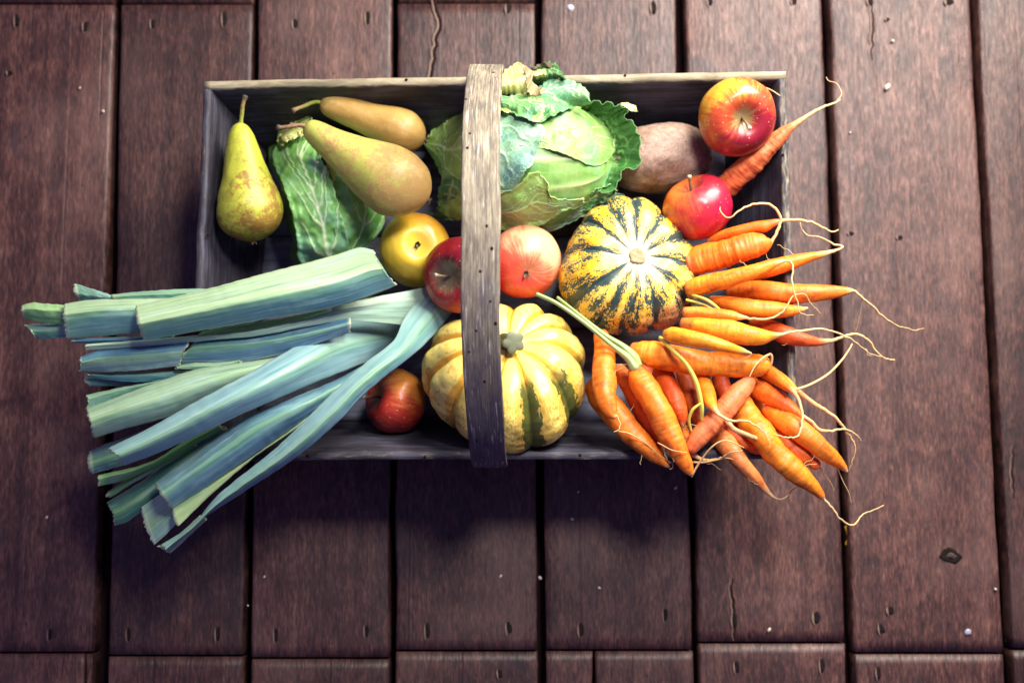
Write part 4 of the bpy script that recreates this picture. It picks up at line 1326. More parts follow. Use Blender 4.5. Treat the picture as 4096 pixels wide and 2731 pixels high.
leek_leaf(k7, [(640, 2180), (770, 2096), (875, 1975), (1093, 1800), (1205, 1694), (1296, 1603), (1437, 1470), (1570, 1365), (1612, 1281), (1670, 1200), (1740, 1110)], [(672, 2212), (805, 2080), (931, 1996), (1093, 1891), (1205, 1814), (1282, 1751), (1373, 1668), (1440, 1594), (1542, 1505), (1633, 1435), (1738, 1337), (1830, 1220)], [.126, .140, .160, .176, .176, .150, .080], .58, .012, (0.22, 0.40, 0.42), (.28, .0), seed=26, nv=140, label='folded leaf, light blue above the fold and green below')
leek_leaf(k7, [(625, 2184), (660, 2170), (720, 2130), (800, 2060)], [(676, 2216), (700, 2196), (750, 2150), (830, 2075)], [.118, .124, .134], .5, .003, (0.30, 0.40, 0.24), (.3, .1), seed=27, nv=30, nu=14, ej=18)


# ------------------------------------------------------------------ cabbages
class Dome:
    def __init__(s, px, py, z, r):
        s.c = W(px, py, z)
        s.r = np.array(r, float)

    def z(s, px, py, grow=0.0):
        z = np.full(np.shape(px), s.c[2] + s.r[2] * .6)
        for _ in range(5):
            p = W(px, py, z)
            q = ((p[..., 0] - s.c[0]) / (s.r[0] + grow)) ** 2 + ((p[..., 1] - s.c[1]) / (s.r[1] + grow)) ** 2
            z = s.c[2] + (s.r[2] + grow) * np.where(q < .92, np.sqrt(np.maximum(0, 1 - np.minimum(q, .92))), .283 - (np.sqrt(np.maximum(q, .92)) - .959) * 1.6)
        return z


def veins(U, V, n=6, slope=0.45, mid=0.5, w=0.02, seed=0, start=.05, taper=True):
    """midrib + paired side veins on the unit leaf; returns 0..1"""
    d = np.abs(U - mid)
    out = np.exp(-(d / (w * (1.6 - V))) ** 2)
    for i in range(n):
        v0 = start + (0.92 - start) * i / n + 0.03 * math.sin(seed + i * 2.1)
        for sg in (-1, 1):
            m_ = (U - mid) * sg > 0
            bend = v0 + slope * d * (1 + .3 * math.sin(i * 1.7 + seed + sg)) + 0.35 * d ** 2 + 0.02 * np.sin(d * 22 + i)
            ln = np.exp(-((V - bend) / (w * .55 * (1.3 - 1.4 * d))) ** 2) * smooth(d, .5, .38)
            out = np.maximum(out, ln * m_ * .85)
    return np.clip(out, 0, 1)


def cab_leaf(parent, dome, A, B, mat, lift=0.003, grow=0.0, curl=0.0, wave=0.0, jag=6, seed=0, nv=84, nu=64, vn=6, slope=.45, mid=.5, vw=.02, crinkle=0.0012, label=None, thick=.0007, name='leaf', zoff=None, color=None, cwid=.12, zmin=None):
    def zf(px, py, U, V):
        e = np.minimum(np.minimum(U, 1 - U), np.minimum(V + .15, 1 - V))
        z = dome.z(px, py, grow) + lift
        z = z + curl * smooth(e, cwid, 0.0)
        z = z + wave * np.sin(V * 19 + seed + 4 * U) * smooth(e, .22, 0.0)
        q = np.stack([px * .012, py * .012, px * 0 + seed], -1)
        z = z + fbm(q, seed, 3) * crinkle
        z = z + veins(U, V, vn, slope, mid, vw * 1.4, seed) * 0.0011
        if zmin is not None:
            z = np.logaddexp(z * 400, zmin * 400) / 400
        if zoff is not None:
            z = z + zoff(px, py, U, V)
        return z
    G, U, V, px = leafgrid(A, B, nv, nu, zf, jag, seed, jag * .8)
    vv = veins(U, V, vn, slope, mid, vw, seed)
    e = np.minimum(np.minimum(U, 1 - U), 1 - V)
    o = sheet(name, G, mat, parent, thick, dict(vein=vv, edge=smooth(e, .02, 0)), color=color)
    if label:
        o['label'] = label
    return o


L_HEAD = m_leaf('cabbage_head_leaf', (0.12, 0.28, 0.050), (0.25, 0.43, 0.125), (0.54, 0.66, 0.30), (0.12, 0.36, 0.18), .60, .9, .10, 90)
L_OUT = m_leaf('cabbage_outer_leaf', (0.19, 0.38, 0.055), (0.38, 0.56, 0.15), (0.66, 0.75, 0.38), (0.15, 0.36, 0.24), .45, .6, .28, 110)
L_BLUE = m_leaf('cabbage_blue_leaf', (0.085, 0.24, 0.13), (0.27, 0.48, 0.28), (0.52, 0.68, 0.46), (0.06, 0.17, 0.20), .60, .4, .42, 170)
L_DARK = m_leaf('cabbage_dark_leaf', (0.010, 0.065, 0.010), (0.040, 0.15, 0.030), (0.22, 0.40, 0.12), (0.015, 0.08, 0.04), .4, .2, .25, 70)
L_YEL = m_leaf('cabbage_yellow_leaf', (0.44, 0.50, 0.09), (0.64, 0.66, 0.24), (0.74, 0.74, 0.44), (0.50, 0.36, 0.06), .35, .4, .15, 90)
L_MID = m_leaf('cabbage_mid_leaf', (0.045, 0.18, 0.045), (0.15, 0.36, 0.12), (0.42, 0.58, 0.27), (0.05, 0.20, 0.16), .6, .3, .18, 90)
L_DRY = m_plain('dry_leaf_edge', (0.40, 0.31, 0.16), .75, .45)
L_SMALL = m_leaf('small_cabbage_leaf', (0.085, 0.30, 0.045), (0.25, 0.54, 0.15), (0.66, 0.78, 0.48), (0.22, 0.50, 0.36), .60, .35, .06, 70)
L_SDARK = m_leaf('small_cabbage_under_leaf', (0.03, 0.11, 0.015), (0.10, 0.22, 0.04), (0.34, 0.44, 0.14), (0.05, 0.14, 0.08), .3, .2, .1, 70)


def head(parent, dome, mat, seed, point=0.0, vset=None):
    nf, na = 110, 150
    A, Pp = np.meshgrid(np.linspace(0, 2 * math.pi, na, endpoint=False), np.linspace(0.01, math.pi - 0.01, nf))
    # poles left/right so that veins run along the head
    nd = np.stack([-np.cos(Pp), np.sin(Pp) * np.sin(A), np.sin(Pp) * np.cos(A)], -1)
    nn = 1 + .03 * fbm(nd * 1.8 + seed, seed) + .006 * fbm(nd * 6 + seed, seed + 4)
    vein = np.zeros_like(A)
    for j, (a0, wv, bend) in enumerate(vset or []):
        d = np.abs((A - a0 - bend * np.sin(Pp) + math.pi) % (2 * math.pi) - math.pi)
        vein = np.maximum(vein, np.exp(-(d / wv) ** 2) * smooth(Pp, .9, 1.3) * smooth(Pp, 2.75, 2.3))
    nn = nn + vein * 0.016 + .012 * fbm(np.stack([Pp * 1.2, A * 3.0, A * 0], -1), seed + 8)
    V = dome.c + nd * nn[..., None] * dome.r
    F = grid_faces(nf, na, True, flip=False).tolist() + [list(range(na))[::-1], [(nf - 1) * na + j for j in range(na)]]
    return mk('head', V.reshape(-1, 3), F, mat, parent, dict(vein=vein.ravel(), edge=np.zeros(nf * na)))


# big cabbage
DB = Dome(2128, 655, 0.088, (0.0775, 0.064, 0.070))
cab = empty('cabbage', tuple(DB.c - np.array([0, 0, .06])), 'large round pale green cabbage with loose outer leaves under the handle', 'cabbage', 'cabbages in the trug')
head(cab, DB, L_HEAD, 3, vset=[(0.55, .022, .25), (0.02, .026, -.25), (-.55, .024, -.1), (1.0, .018, .1), (-.95, .018, -.1)])
cab_leaf(cab, DB, [(2080, 560), (2120, 520), (2170, 476), (2230, 440), (2300, 424), (2366, 440), (2432, 482), (2464, 540)], [(2080, 580), (2165, 592), (2210, 600), (2250, 614), (2310, 638), (2370, 664), (2420, 652), (2462, 600)], L_HEAD, .0012, .001, .0010, .0008, 2, 61, 110, 70, 3, .60, .42, .011, .0030, 'upper wrapper leaf of the head with pale ribs', cwid=.06)
# frilly dark leaf behind the right side of the head
inner = [(2300, 470), (2366, 470), (2415, 500), (2440, 560), (2440, 620), (2420, 680), (2380, 720), (2350, 740)]
outer = [(2330, 424), (2375, 406), (2415, 415), (2473, 424), (2512, 436), (2500, 470), (2535, 498), (2556, 545), (2558, 610), (2552, 664), (2512, 672), (2486, 690), (2474, 725), (2455, 760), (2400, 770)]
cab_leaf(cab, DB, inner, outer, L_DARK, .0, .0, .004, .0045, 9, 21, 110, 40, 9, .2, .15, .018, .003, 'dark green frilly leaf', zmin=.112, zoff=lambda px, py, U, V: -.016 * (1 - U) + .010 * U)
cab_leaf(cab, DB, [(2484, 412), (2506, 412), (2530, 418), (2545, 424)], [(2490, 424), (2505, 430), (2528, 446), (2552, 446)], L_YEL, .004, 0, .001, .001, 2, 22, 24, 12, 2, zmin=.128, zoff=lambda px, py, U, V: .004 + .0 * U)
# under leaves bottom right
cab_leaf(cab, DB, [(2060, 880), (2156, 870), (2223, 850), (2321, 824), (2420, 776), (2495, 778)], [(2100, 960), (2188, 934), (2286, 890), (2348, 856), (2446, 814), (2505, 790)], L_BLUE, .0, 0, .002, .002, 4, 23, 80, 30, 6, .3, .5, .02, .0015, zoff=lambda px, py, U, V: -.010 + .012 * V)
cab_leaf(cab, DB, [(2300, 800), (2345, 790), (2384, 760), (2440, 740), (2462, 758)], [(2310, 840), (2350, 838), (2400, 812), (2440, 790), (2470, 764)], L_MID, .0, 0, .003, .003, 5, 24, 50, 24, 4, .3, .4, .03, .0015, zoff=lambda px, py, U, V: -.004 + .018 * V)
# left outer leaf
cab_leaf(cab, DB, [(1697, 572), (1738, 505), (1771, 455), (1829, 380), (1885, 330), (1990, 300)], [(1697, 580), (1730, 640), (1762, 700), (1768, 760), (1757, 846), (1850, 880), (2000, 850)], L_OUT, .003, .002, .002, .0015, 5, 25, 100, 90, 5, 1.5, .46, .014, .0040, 'broad yellow-green outer leaf with pale ribs', zoff=lambda px, py, U, V: -.012 * smooth(U, .7, 1) * smooth(V, .9, .3))
cab_leaf(cab, DB, [(1775, 715), (1757, 757), (1752, 810), (1745, 850), (1712, 846)], [(1880, 720), (1880, 800), (1870, 850), (1830, 874), (1735, 876)], L_MID, .004, .001, .002, .003, 5, 26, 60, 40, 4, .35, .35, .03, .002, 'curled lower edge leaf', zoff=lambda px, py, U, V: .004 - .012 * V)
# light green leaf below
cab_leaf(cab, DB, [(1950, 780), (2004, 765), (2067, 748), (2110, 705), (2150, 690), (2188, 735), (2200, 780), (2250, 797), (2338, 799)], [(1950, 910), (2009, 925), (2060, 930), (2110, 922), (2156, 908), (2210, 872), (2268, 840), (2310, 830), (2338, 806)], L_OUT, .0035, .001, .0015, .0015, 5, 27, 100, 60, 5, 1.0, .55, .013, .0025, 'light green torn lower leaf')
# blue-green leaf beside the handle
cab_leaf(cab, DB, [(1900, 400), (1890, 500), (1885, 620), (1890, 720), (1910, 780)], [(2060, 440), (2156, 493), (2182, 518), (2165, 560), (2143, 632), (2089, 708), (2066, 752), (2000, 772)], L_BLUE, .0055, .001, .001, .0018, 5, 28, 90, 70, 4, .35, .38, .014, .0020, 'bluish green leaf with a net of fine veins')
# folded top leaf
cab_leaf(cab, DB, [(1960, 400), (2009, 388), (2080, 378), (2134, 372), (2165, 338), (2223, 311), (2290, 322), (2344, 357), (2366, 410)], [(1960, 420), (2004, 434), (2080, 466), (2150, 494), (2200, 468), (2268, 440), (2320, 426), (2350, 420), (2366, 416)], L_MID, .006, .002, .004, .003, 5, 29, 110, 60, 7, .3, .25, .016, .005, 'crumpled mid green leaf folded over the head', zmin=.135, zoff=lambda px, py, U, V: .010 * (1 - U) + .006 * np.sin(U * 3.1))
cab_leaf(cab, DB, [(1960, 380), (2020, 385), (2080, 392), (2130, 388), (2175, 400)], [(1960, 440), (2030, 448), (2090, 465), (2140, 486), (2160, 488)], L_OUT, .0095, .002, .003, .002, 5, 30, 60, 40, 4, .3, .5, .02, .004, 'pale yellow-green flap', zmin=.140, zoff=lambda px, py, U, V: .006 * (1 - U))
# yellowing and dried leaves at the top
cab_leaf(cab, DB, [(1960, 290), (2018, 279), (2050, 262), (2078, 252), (2103, 275)], [(1960, 390), (2009, 380), (2060, 382), (2100, 378), (2124, 330)], L_YEL, .006, .004, .004, .0008, 4, 31, 60, 50, 3, .3, .6, .014, .005, 'yellowing leaf with a dried brown edge', zmin=.140, zoff=lambda px, py, U, V: .012 * np.sin(U * 3.1))
cab_leaf(cab, DB, [(2129, 276), (2160, 258), (2210, 248), (2235, 268), (2259, 312)], [(2134, 326), (2150, 332), (2179, 334), (2215, 322), (2255, 316)], L_DARK, .006, .004, .004, .004, 5, 32, 60, 44, 4, .3, .3, .025, .006, 'dark green leaf curling over the far rim', zmin=.140, zoff=lambda px, py, U, V: .012 * np.sin(U * 3.1))
cab_leaf(cab, DB, [(2134, 282), (2148, 274), (2172, 270), (2185, 280)], [(2138, 320), (2150, 324), (2172, 322), (2186, 312)], L_YEL, .008, .004, .002, .002, 3, 33, 30, 24, 2, zmin=.142, zoff=lambda px, py, U, V: .013 * np.sin(U * 3.1))
cab_leaf(cab, DB, [(2080, 250), (2106, 268), (2136, 286), (2128, 315), (2150, 345), (2178, 355)], [(2070, 258), (2098, 284), (2108, 308), (2104, 340), (2120, 378), (2164, 382)], L_DRY, .008, .004, .003, .003, 4, 34, 60, 16, 2, thick=.0010, name='dried_edge', zmin=.150, zoff=lambda px, py, U, V: .006 + .004 * np.sin(V * 14))
cab_leaf(cab, DB, [(2122, 276), (2140, 264), (2166, 254), (2196, 250), (2214, 262)], [(2126, 282), (2146, 276), (2170, 268), (2200, 272), (2216, 300)], m_plain('blackened_leaf_edge', (.07, .055, .03), .8, .5), .010, .004, .002, .002, 3, 35, 40, 10, 1, thick=.0010, name='dried_edge', zmin=.146, zoff=lambda px, py, U, V: .004 + .002 * np.sin(V * 12))

# small cabbage
DS = Dome(1300, 800, 0.078, (0.046, 0.062, 0.043))
sc = empty('cabbage', tuple(DS.c - np.array([0, 0, .05])), 'small pointed dark green cabbage under the large russet pear', 'cabbage', 'cabbages in the trug')
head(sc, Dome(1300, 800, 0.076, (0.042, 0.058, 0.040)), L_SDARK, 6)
# outer leaf peeking on the left, then the main leaf and the right leaf
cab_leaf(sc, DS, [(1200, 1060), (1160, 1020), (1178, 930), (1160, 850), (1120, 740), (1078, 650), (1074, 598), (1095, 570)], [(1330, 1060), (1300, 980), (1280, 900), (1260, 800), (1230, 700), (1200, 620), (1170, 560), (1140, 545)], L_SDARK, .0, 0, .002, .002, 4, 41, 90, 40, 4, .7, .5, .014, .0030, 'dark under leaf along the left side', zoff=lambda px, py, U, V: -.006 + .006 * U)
cab_leaf(sc, DS, [(1400, 1060), (1460, 1000), (1535, 900), (1545, 800), (1520, 700), (1440, 600), (1360, 550), (1300, 540)], [(1330, 1060), (1340, 980), (1345, 880), (1335, 780), (1325, 700), (1310, 640), (1300, 600), (1285, 560)], L_SMALL, .0015, .001, .003, .0020, 4, 42, 90, 50, 4, .7, .42, .014, .0045, 'broad right-hand leaf')
cab_leaf(sc, DS, [(1250, 1085), (1195, 1040), (1185, 960), (1172, 880), (1150, 800), (1118, 710), (1092, 650), (1095, 590), (1150, 560), (1215, 528)], [(1400, 1050), (1395, 980), (1378, 900), (1345, 790), (1326, 720), (1298, 660), (1284, 645), (1280, 610), (1270, 565), (1245, 532)], L_SMALL, .0065, .001, .0035, .0024, 4, 43, 120, 80, 5, .75, .56, .026, .0060, 'front leaf with a broad white midrib and torn upper edge')
# rolled yellow leaf edge in the tear
q = crom([(1296, 600), (1312, 622), (1322, 665), (1330, 705), (1334, 722)], 30)
P = W(q[:, 0], q[:, 1], DS.z(q[:, 0], q[:, 1], .001) + .006)
tube('rolled_edge', P, .0035 * np.sin(np.linspace(.6, 2.9, 30)) + .0003, m_stalk('rolled_yellow', (.42, .42, .05), (.58, .50, .10)), sc, 12)
# blanched crown at its tip
for j, (A, B) in enumerate([([(1105, 570), (1112, 530), (1140, 500), (1180, 505)], [(1150, 568), (1165, 545), (1185, 530), (1205, 520)]), ([(1150, 490), (1165, 462), (1195, 450), (1222, 455)], [(1165, 510), (1185, 500), (1205, 490), (1225, 480)]), ([(1168, 500), (1190, 475), (1220, 462), (1250, 470)], [(1180, 528), (1210, 512), (1235, 500), (1255, 492)]), ([(1120, 540), (1150, 512), (1190, 505), (1225, 515)], [(1140, 570), (1170, 556), (1200, 545), (1235, 535)])]):
    cab_leaf(sc, DS, A, B, L_YEL if j % 2 else m_leaf('crown_leaf', (.22, .38, .06), (.40, .54, .12), (.62, .66, .30), (.4, .36, .05), .4, .2, .1, 90), .004 + .003 * j, .002, .003, .0025, 4, 50 + j, 36, 26, 3, .3, .5, .03, .003, zoff=lambda px, py, U, V: .014 + .006 * np.sin(U * 3.1) + 0 * V)

# ------------------------------------------------------------------ carrots
ORANGE, DEEP, SALMON, AMBER = (0.80, 0.190, 0.008), (0.66, 0.095, 0.008), (0.66, 0.165, 0.045), (0.84, 0.260, 0.010)
G_ST = m_stalk('carrot_stalk_green', (0.16, 0.30, 0.06), (0.36, 0.48, 0.20))
G_STW = m_stalk('carrot_stalk_pale', (0.22, 0.36, 0.11), (0.40, 0.52, 0.24))
G_YS = m_stalk('carrot_stalk_yellow', (0.52, 0.50, 0.05), (0.66, 0.62, 0.14))
cseed = [100]


def polyz(pts, zs):
    P = np.array([(p[0], p[1], p[2]) for p in pts], float)
    L = np.concatenate([[0], np.cumsum(np.linalg.norm(np.diff(P[:, :2], axis=0), axis=1))])
    L /= L[-1]
    z = np.interp(L, np.linspace(0, 1, len(zs)), zs)
    return np.column_stack([P[:, :2], z * 4330, P[:, 2]])


def carrot(body, zb, label, col=ORANGE, tail=None, zt=None, roots=(), stalks=(), knob=False, wr=1.0):
    """body: (px, py, half-width px) crown to tip; tail continues the same root"""
    cseed[0] += 1
    s_ = cseed[0]
    B = polyz(body, zb)
    if tail:
        tl = [(x, y, w) for x, y, w in tail]
        zz = zt or [zb[-1], zb[-1] - .01]
        Tl = polyz([body[-1]] + tl, [zb[-1]] + list(zz))[1:]
        B = np.vstack([B, Tl])
    n = 60 + 12 * len(B)
    S = crom(B, n)
    thin = smooth(S[:, 3], 14, 6)
    i_ = np.arange(n)
    for ax in (0, 1):
        S[:, ax] += fbm(np.stack([i_ * .17, i_ * 0 + ax * 9.0 + s_, i_ * 0], 1), s_ + ax) * 2.0 * thin
    S[:, 3] *= 1 - .22 * thin
    P = W(S[:, 0], S[:, 1], S[:, 2] / 4330)
    rad = np.maximum(S[:, 3], 1.0) * mpp(P)
    thick = max(b[2] for b in body) * mpp(P[0])

    def rf(A, S2, T):
        g = np.clip(thick / 0.009, .3, 1.2) * wr
        ring = fbm(np.stack([np.cos(A) * .5, np.sin(A) * .5, S2 * 190], -1) + s_, s_, 3)
        lump = fbm(np.stack([np.cos(A) * .9, np.sin(A) * .9, S2 * 45], -1) + s_ * 3, s_ + 9, 2)
        fine = fbm(np.stack([np.cos(A) * 1.5, np.sin(A) * 1.5, S2 * 420], -1) + s_ * 3, s_ + 19, 2)
        return 1 + g * (0.030 * ring + 0.085 * lump + .010 * fine)
    c0 = P[len(P) // 4]
    o = tube('carrot', P, rad, MC, None, 28, org=c0, rfun=rf, color=tuple(np.clip(np.array(col) * (0.88 + 0.20 * random.random()) * np.array([1, random.uniform(.78, 1.22), 1]), 0, 1)), capround=.55)
    tag(o, label, 'carrot', 'carrots fanned over the right side of the trug')
    # fine hair roots and a brown, earthy crown
    for j in range(random.choice((1, 1, 2))):
        ii = int(len(P) * random.uniform(.25, .8))
        a_, l_ = random.uniform(0, 2 * math.pi), random.uniform(.006, .022)
        if rad[ii] < .0016:
            continue
        dr = np.array([math.cos(a_), math.sin(a_), .25])
        q = np.linspace(0, 1, 12)[:, None]
        H = P[ii] + dr * rad[ii] * .8 + dr * np.array([1, 1, .1]) * l_ * q + fbm(np.hstack([q * 3, q * 0 + j, q * 0 + s_]), s_ + j)[:, None] * np.array([-dr[1], dr[0], 0.2]) * l_ * .22 * q
        tube('rootlet', H, np.linspace(.00034, .00018, 12), MC, o, 6, color=(0.6, 0.36, 0.12))
    for pts, zs in roots:
        q = polyz([(x, y, w) for x, y, w in pts], zs)
        S2 = crom(q, 12 + 9 * len(pts))
        P2 = W(S2[:, 0], S2[:, 1], S2[:, 2] / 4330)
        tube('rootlet', P2, np.maximum(S2[:, 3], .9) * mpp(P2), MC, o, 8, color=(0.6, 0.36, 0.12))
    for pts, zs, mt in stalks:
        q = polyz([(x, y, w) for x, y, w in pts], zs)
        S2 = crom(q, 14 + 10 * len(pts))
        P2 = W(S2[:, 0], S2[:, 1], S2[:, 2] / 4330)
        tube('stalk', P2, S2[:, 3] * mpp(P2), mt, o, 14, rfun=lambda A, S, T: 1 + .10 * np.cos(4 * A))
    return o


def tw(pts, w0, w1):
    """tail points with tapering half-width"""
    return [(x, y, w0 + (w1 - w0) * j / max(1, len(pts) - 1)) for j, (x, y) in enumerate(pts)]


carrot([(2905, 744, 47), (2962, 692, 49), (3031, 629, 42), (3089, 577, 35), (3129, 537, 27), (3163, 511, 15)], [.100, .125, .138], 'long carrot pointing up right beside the large orange apple', SALMON,
       tw([(3215, 474), (3284, 434), (3341, 411), (3361, 398)], 10, 3), [.140, .138, .136], roots=[(tw([(3345, 408), (3366, 376), (3347, 336), (3316, 325), (3304, 310)], 2, 1.6), [.136, .134, .13]), (tw([(3062, 352), (3090, 364), (3120, 384)], 3, 2), [.132, .135, .136])], wr=1.5)
carrot([(2834, 962, 14), (2881, 946, 20), (2951, 925, 22), (3021, 908, 22), (3058, 906, 24), (3091, 894, 16)], [.112, .128, .134], 'thin carrot just above the fattest one, with a bump near its tip', ORANGE, tw([(3138, 883), (3199, 880), (3255, 892), (3302, 918), (3330, 927), (3353, 919)], 8.5, 3), [.138, .136, .13])
carrot([(2760, 1050, 52), (2834, 1032, 57), (2904, 1014, 57), (2974, 993, 55), (3021, 981, 51), (3058, 974, 38), (3078, 968, 20)], [.118, .132, .140], 'fattest carrot, blunt, with a long looping pale root', ORANGE,
       tw([(3090, 958), (3112, 916), (3124, 876), (3112, 847), (3083, 821), (3043, 815), (2991, 824), (2945, 853), (2922, 870), (2899, 867), (2882, 841), (2882, 827)], 8.5, 2.4), [.142, .150, .155, .150], wr=1.2)
carrot([(2980, 1105, 26), (3035, 1088, 31), (3091, 1070, 33), (3161, 1051, 30), (3231, 1030, 21), (3292, 1016, 13), (3339, 1002, 8)], [.118, .136, .140, .138], 'carrot crossing the rim with a hooked thread at its tip', AMBER,
       tw([(3362, 994), (3369, 986), (3348, 980), (3330, 975), (3302, 957), (3273, 946), (3231, 941), (3213, 927), (3203, 901), (3201, 891)], 6, 2), [.138, .140, .136, .13])
carrot([(2760, 1154, 36), (2834, 1135, 38), (2904, 1117, 35), (2974, 1098, 31), (3021, 1084, 28), (3068, 1065, 23), (3110, 1051, 13), (3138, 1044, 8)], [.135, .150, .158, .160], 'carrot below the fattest one, its root bending sharply down', ORANGE,
       tw([(3157, 1044), (3171, 1060), (3172, 1084), (3167, 1117), (3172, 1149), (3180, 1182), (3192, 1212), (3190, 1235), (3215, 1258), (3255, 1260)], 6, 1.6), [.162, .164, .162, .158])
carrot([(2921, 1157, 30), (2981, 1160, 36), (3040, 1163, 39), (3091, 1168, 40), (3161, 1174, 40), (3231, 1173, 36), (3302, 1170, 29), (3358, 1166, 21), (3395, 1163, 13)], [.112, .134, .142, .140], 'carrot reaching farthest right, its thread trailing down over the floor', ORANGE,
       tw([(3416, 1165), (3442, 1187), (3489, 1224), (3521, 1257), (3559, 1285), (3592, 1304), (3629, 1313), (3662, 1320), (3694, 1313)], 7, 1.6), [.138, .130, .118, .11], roots=[(tw([(3449, 1194), (3442, 1248), (3423, 1327)], 1.8, 1.4), [.136, .128, .12])])
carrot([(2843, 1196, 14), (2904, 1212, 27), (2974, 1229, 35), (3044, 1238, 37), (3114, 1242, 32), (3171, 1241, 22), (3203, 1237, 13), (3229, 1234, 6)], [.128, .143, .148, .146], 'short carrot with a clean pointed tip just past the right rim', AMBER,
       stalks=[([(2880, 1240, 5), (2850, 1215, 6), (2820, 1197, 6), (2770, 1180, 6)], [.150, .150, .148, .14], G_YS), ([(2850, 1236, 4), (2815, 1220, 5), (2780, 1208, 5), (2745, 1200, 5)], [.140, .140, .14], G_YS)])
carrot([(2740, 1248, 21), (2787, 1250, 23), (2857, 1256, 23), (2927, 1264, 22), (2960, 1268, 13)], [.150, .156, .162], 'thinnest carrot of the upper right, lying across the short pointed one', AMBER,
       tw([(2998, 1273), (3049, 1276), (3091, 1269), (3124, 1252), (3147, 1224), (3171, 1187), (3194, 1175), (3222, 1180), (3245, 1215), (3283, 1252)], 6.5, 1.4), [.163, .163, .162, .155])
carrot([(3007, 1294, 20), (3068, 1306, 29), (3138, 1336, 36), (3208, 1357, 28), (3264, 1367, 18), (3311, 1364, 11)], [.118, .136, .141, .138], 'reddish carrot half under the thick one, with a long pale root', DEEP,
       tw([(3348, 1355), (3386, 1340), (3423, 1336), (3456, 1348), (3484, 1374), (3507, 1407), (3540, 1432), (3577, 1439)], 8, 3.5), [.138, .136, .130, .122])
carrot([(2731, 1290, 22), (2787, 1301, 34), (2857, 1315, 42), (2927, 1327, 45), (2998, 1339, 41), (3049, 1346, 32), (3086, 1344, 19), (3119, 1339, 10)], [.148, .158, .166, .166], 'thick bright carrot right of the striped squash, with a long arching root', AMBER,
       tw([(3161, 1329), (3217, 1320), (3269, 1316), (3320, 1322), (3367, 1339), (3404, 1357), (3442, 1383), (3475, 1411), (3503, 1420), (3540, 1430)], 6.5, 2), [.166, .160, .150, .135], roots=[(tw([(3455, 1395), (3468, 1400), (3470, 1418), (3492, 1424)], 2, 1.4), [.142, .140])])
carrot([(2662, 1336, 20), (2694, 1340, 33), (2764, 1352, 34), (2834, 1368, 30), (2904, 1386, 24), (2955, 1400, 16), (2996, 1410, 7)], [.160, .176, .182, .176], 'slender carrot lying on top of the big horizontal one', AMBER,
       tw([(3004, 1418), (2990, 1428), (2960, 1434), (2920, 1428)], 4, 1.4), [.172, .172])
carrot([(2530, 1394, 26), (2561, 1406, 42), (2633, 1420, 53), (2704, 1434, 56), (2776, 1449, 54), (2872, 1457, 48), (2967, 1460, 46), (3035, 1459, 43), (3064, 1456, 34)], [.136, .144, .147, .148], 'big horizontal carrot with a cut blunt right end', ORANGE,
       roots=[(tw([(3080, 1416), (3050, 1432), (3020, 1464), (2998, 1506)], 5, 2), [.162, .166, .166]), (tw([(3080, 1415), (3087, 1425), (3086, 1450), (3076, 1470)], 5.5, 5), [.158, .152])], stalks=[([(2640, 1350, 7), (2690, 1400, 8), (2745, 1455, 8), (2785, 1530, 9), (2805, 1620, 9), (2808, 1680, 7)], [.150, .166, .168, .168, .165, .155], G_YS), ([(2800, 1615, 5), (2770, 1640, 6), (2756, 1680, 6), (2764, 1722, 5)], [.166, .164, .158, .15], G_YS)], wr=1.2)
carrot([(2404, 1340, 30), (2416, 1400, 41), (2416, 1468, 46), (2416, 1525, 47), (2419, 1573, 43), (2432, 1616, 37), (2447, 1648, 27), (2458, 1662, 15)], [.120, .142, .160, .165], 'leftmost carrot, pointing down beside the yellow squash', ORANGE,
       tw([(2470, 1666), (2480, 1697), (2475, 1719), (2456, 1728)], 5, 2), [.163, .162])
carrot([(2390, 1545, 54), (2425, 1610, 55), (2480, 1678, 52), (2518, 1721, 48), (2561, 1764, 43), (2604, 1807, 35), (2647, 1841, 22), (2676, 1866, 9)], [.110, .134, .145, .143], 'long carrot under the leftmost one, its tip past the near rim', ORANGE,
       roots=[(tw([(2470, 1724), (2520, 1734), (2580, 1770), (2640, 1822), (2686, 1850), (2690, 1870), (2678, 1876)], 2.4, 2), [.160, .158, .150, .145])])
carrot([(2475, 1477, 28), (2513, 1535, 34), (2551, 1611, 36), (2585, 1678, 34), (2613, 1726, 29), (2633, 1764, 20), (2647, 1798, 13)], [.104, .120, .132, .136], 'deep orange carrot shaded between two longer ones near the rim', DEEP,
       tw([(2656, 1817), (2672, 1845), (2690, 1853)], 7, 2), [.134, .134])
carrot([(2546, 1490, 38), (2561, 1525, 49), (2599, 1583, 52), (2637, 1645, 50), (2666, 1707, 48), (2695, 1764, 44), (2723, 1822, 36), (2747, 1865, 26), (2764, 1894, 12)], [.140, .158, .158, .150], 'long bright carrot with green stalks, its tip past the near rim', ORANGE,
       stalks=[([(2540, 1470, 22), (2510, 1430, 15), (2440, 1375, 9), (2330, 1285, 7.5), (2230, 1215, 7.5), (2148, 1176, 7.5)], [.146, .150, .160, .168, .168, .16], G_STW), ([(2550, 1462, 20), (2530, 1425, 20), (2490, 1385, 13), (2420, 1340, 9), (2330, 1270, 7), (2230, 1190, 6)], [.144, .146, .148, .148, .146, .13], G_ST)],
       roots=[(tw([(2766, 1905), (2785, 1870), (2815, 1825), (2850, 1785), (2890, 1762), (2930, 1768), (2975, 1790)], 5, 2), [.148, .155, .165, .168, .165]), (tw([(2630, 1770), (2650, 1780), (2690, 1800), (2748, 1810)], 2.2, 1.6), [.168, .172, .166])])
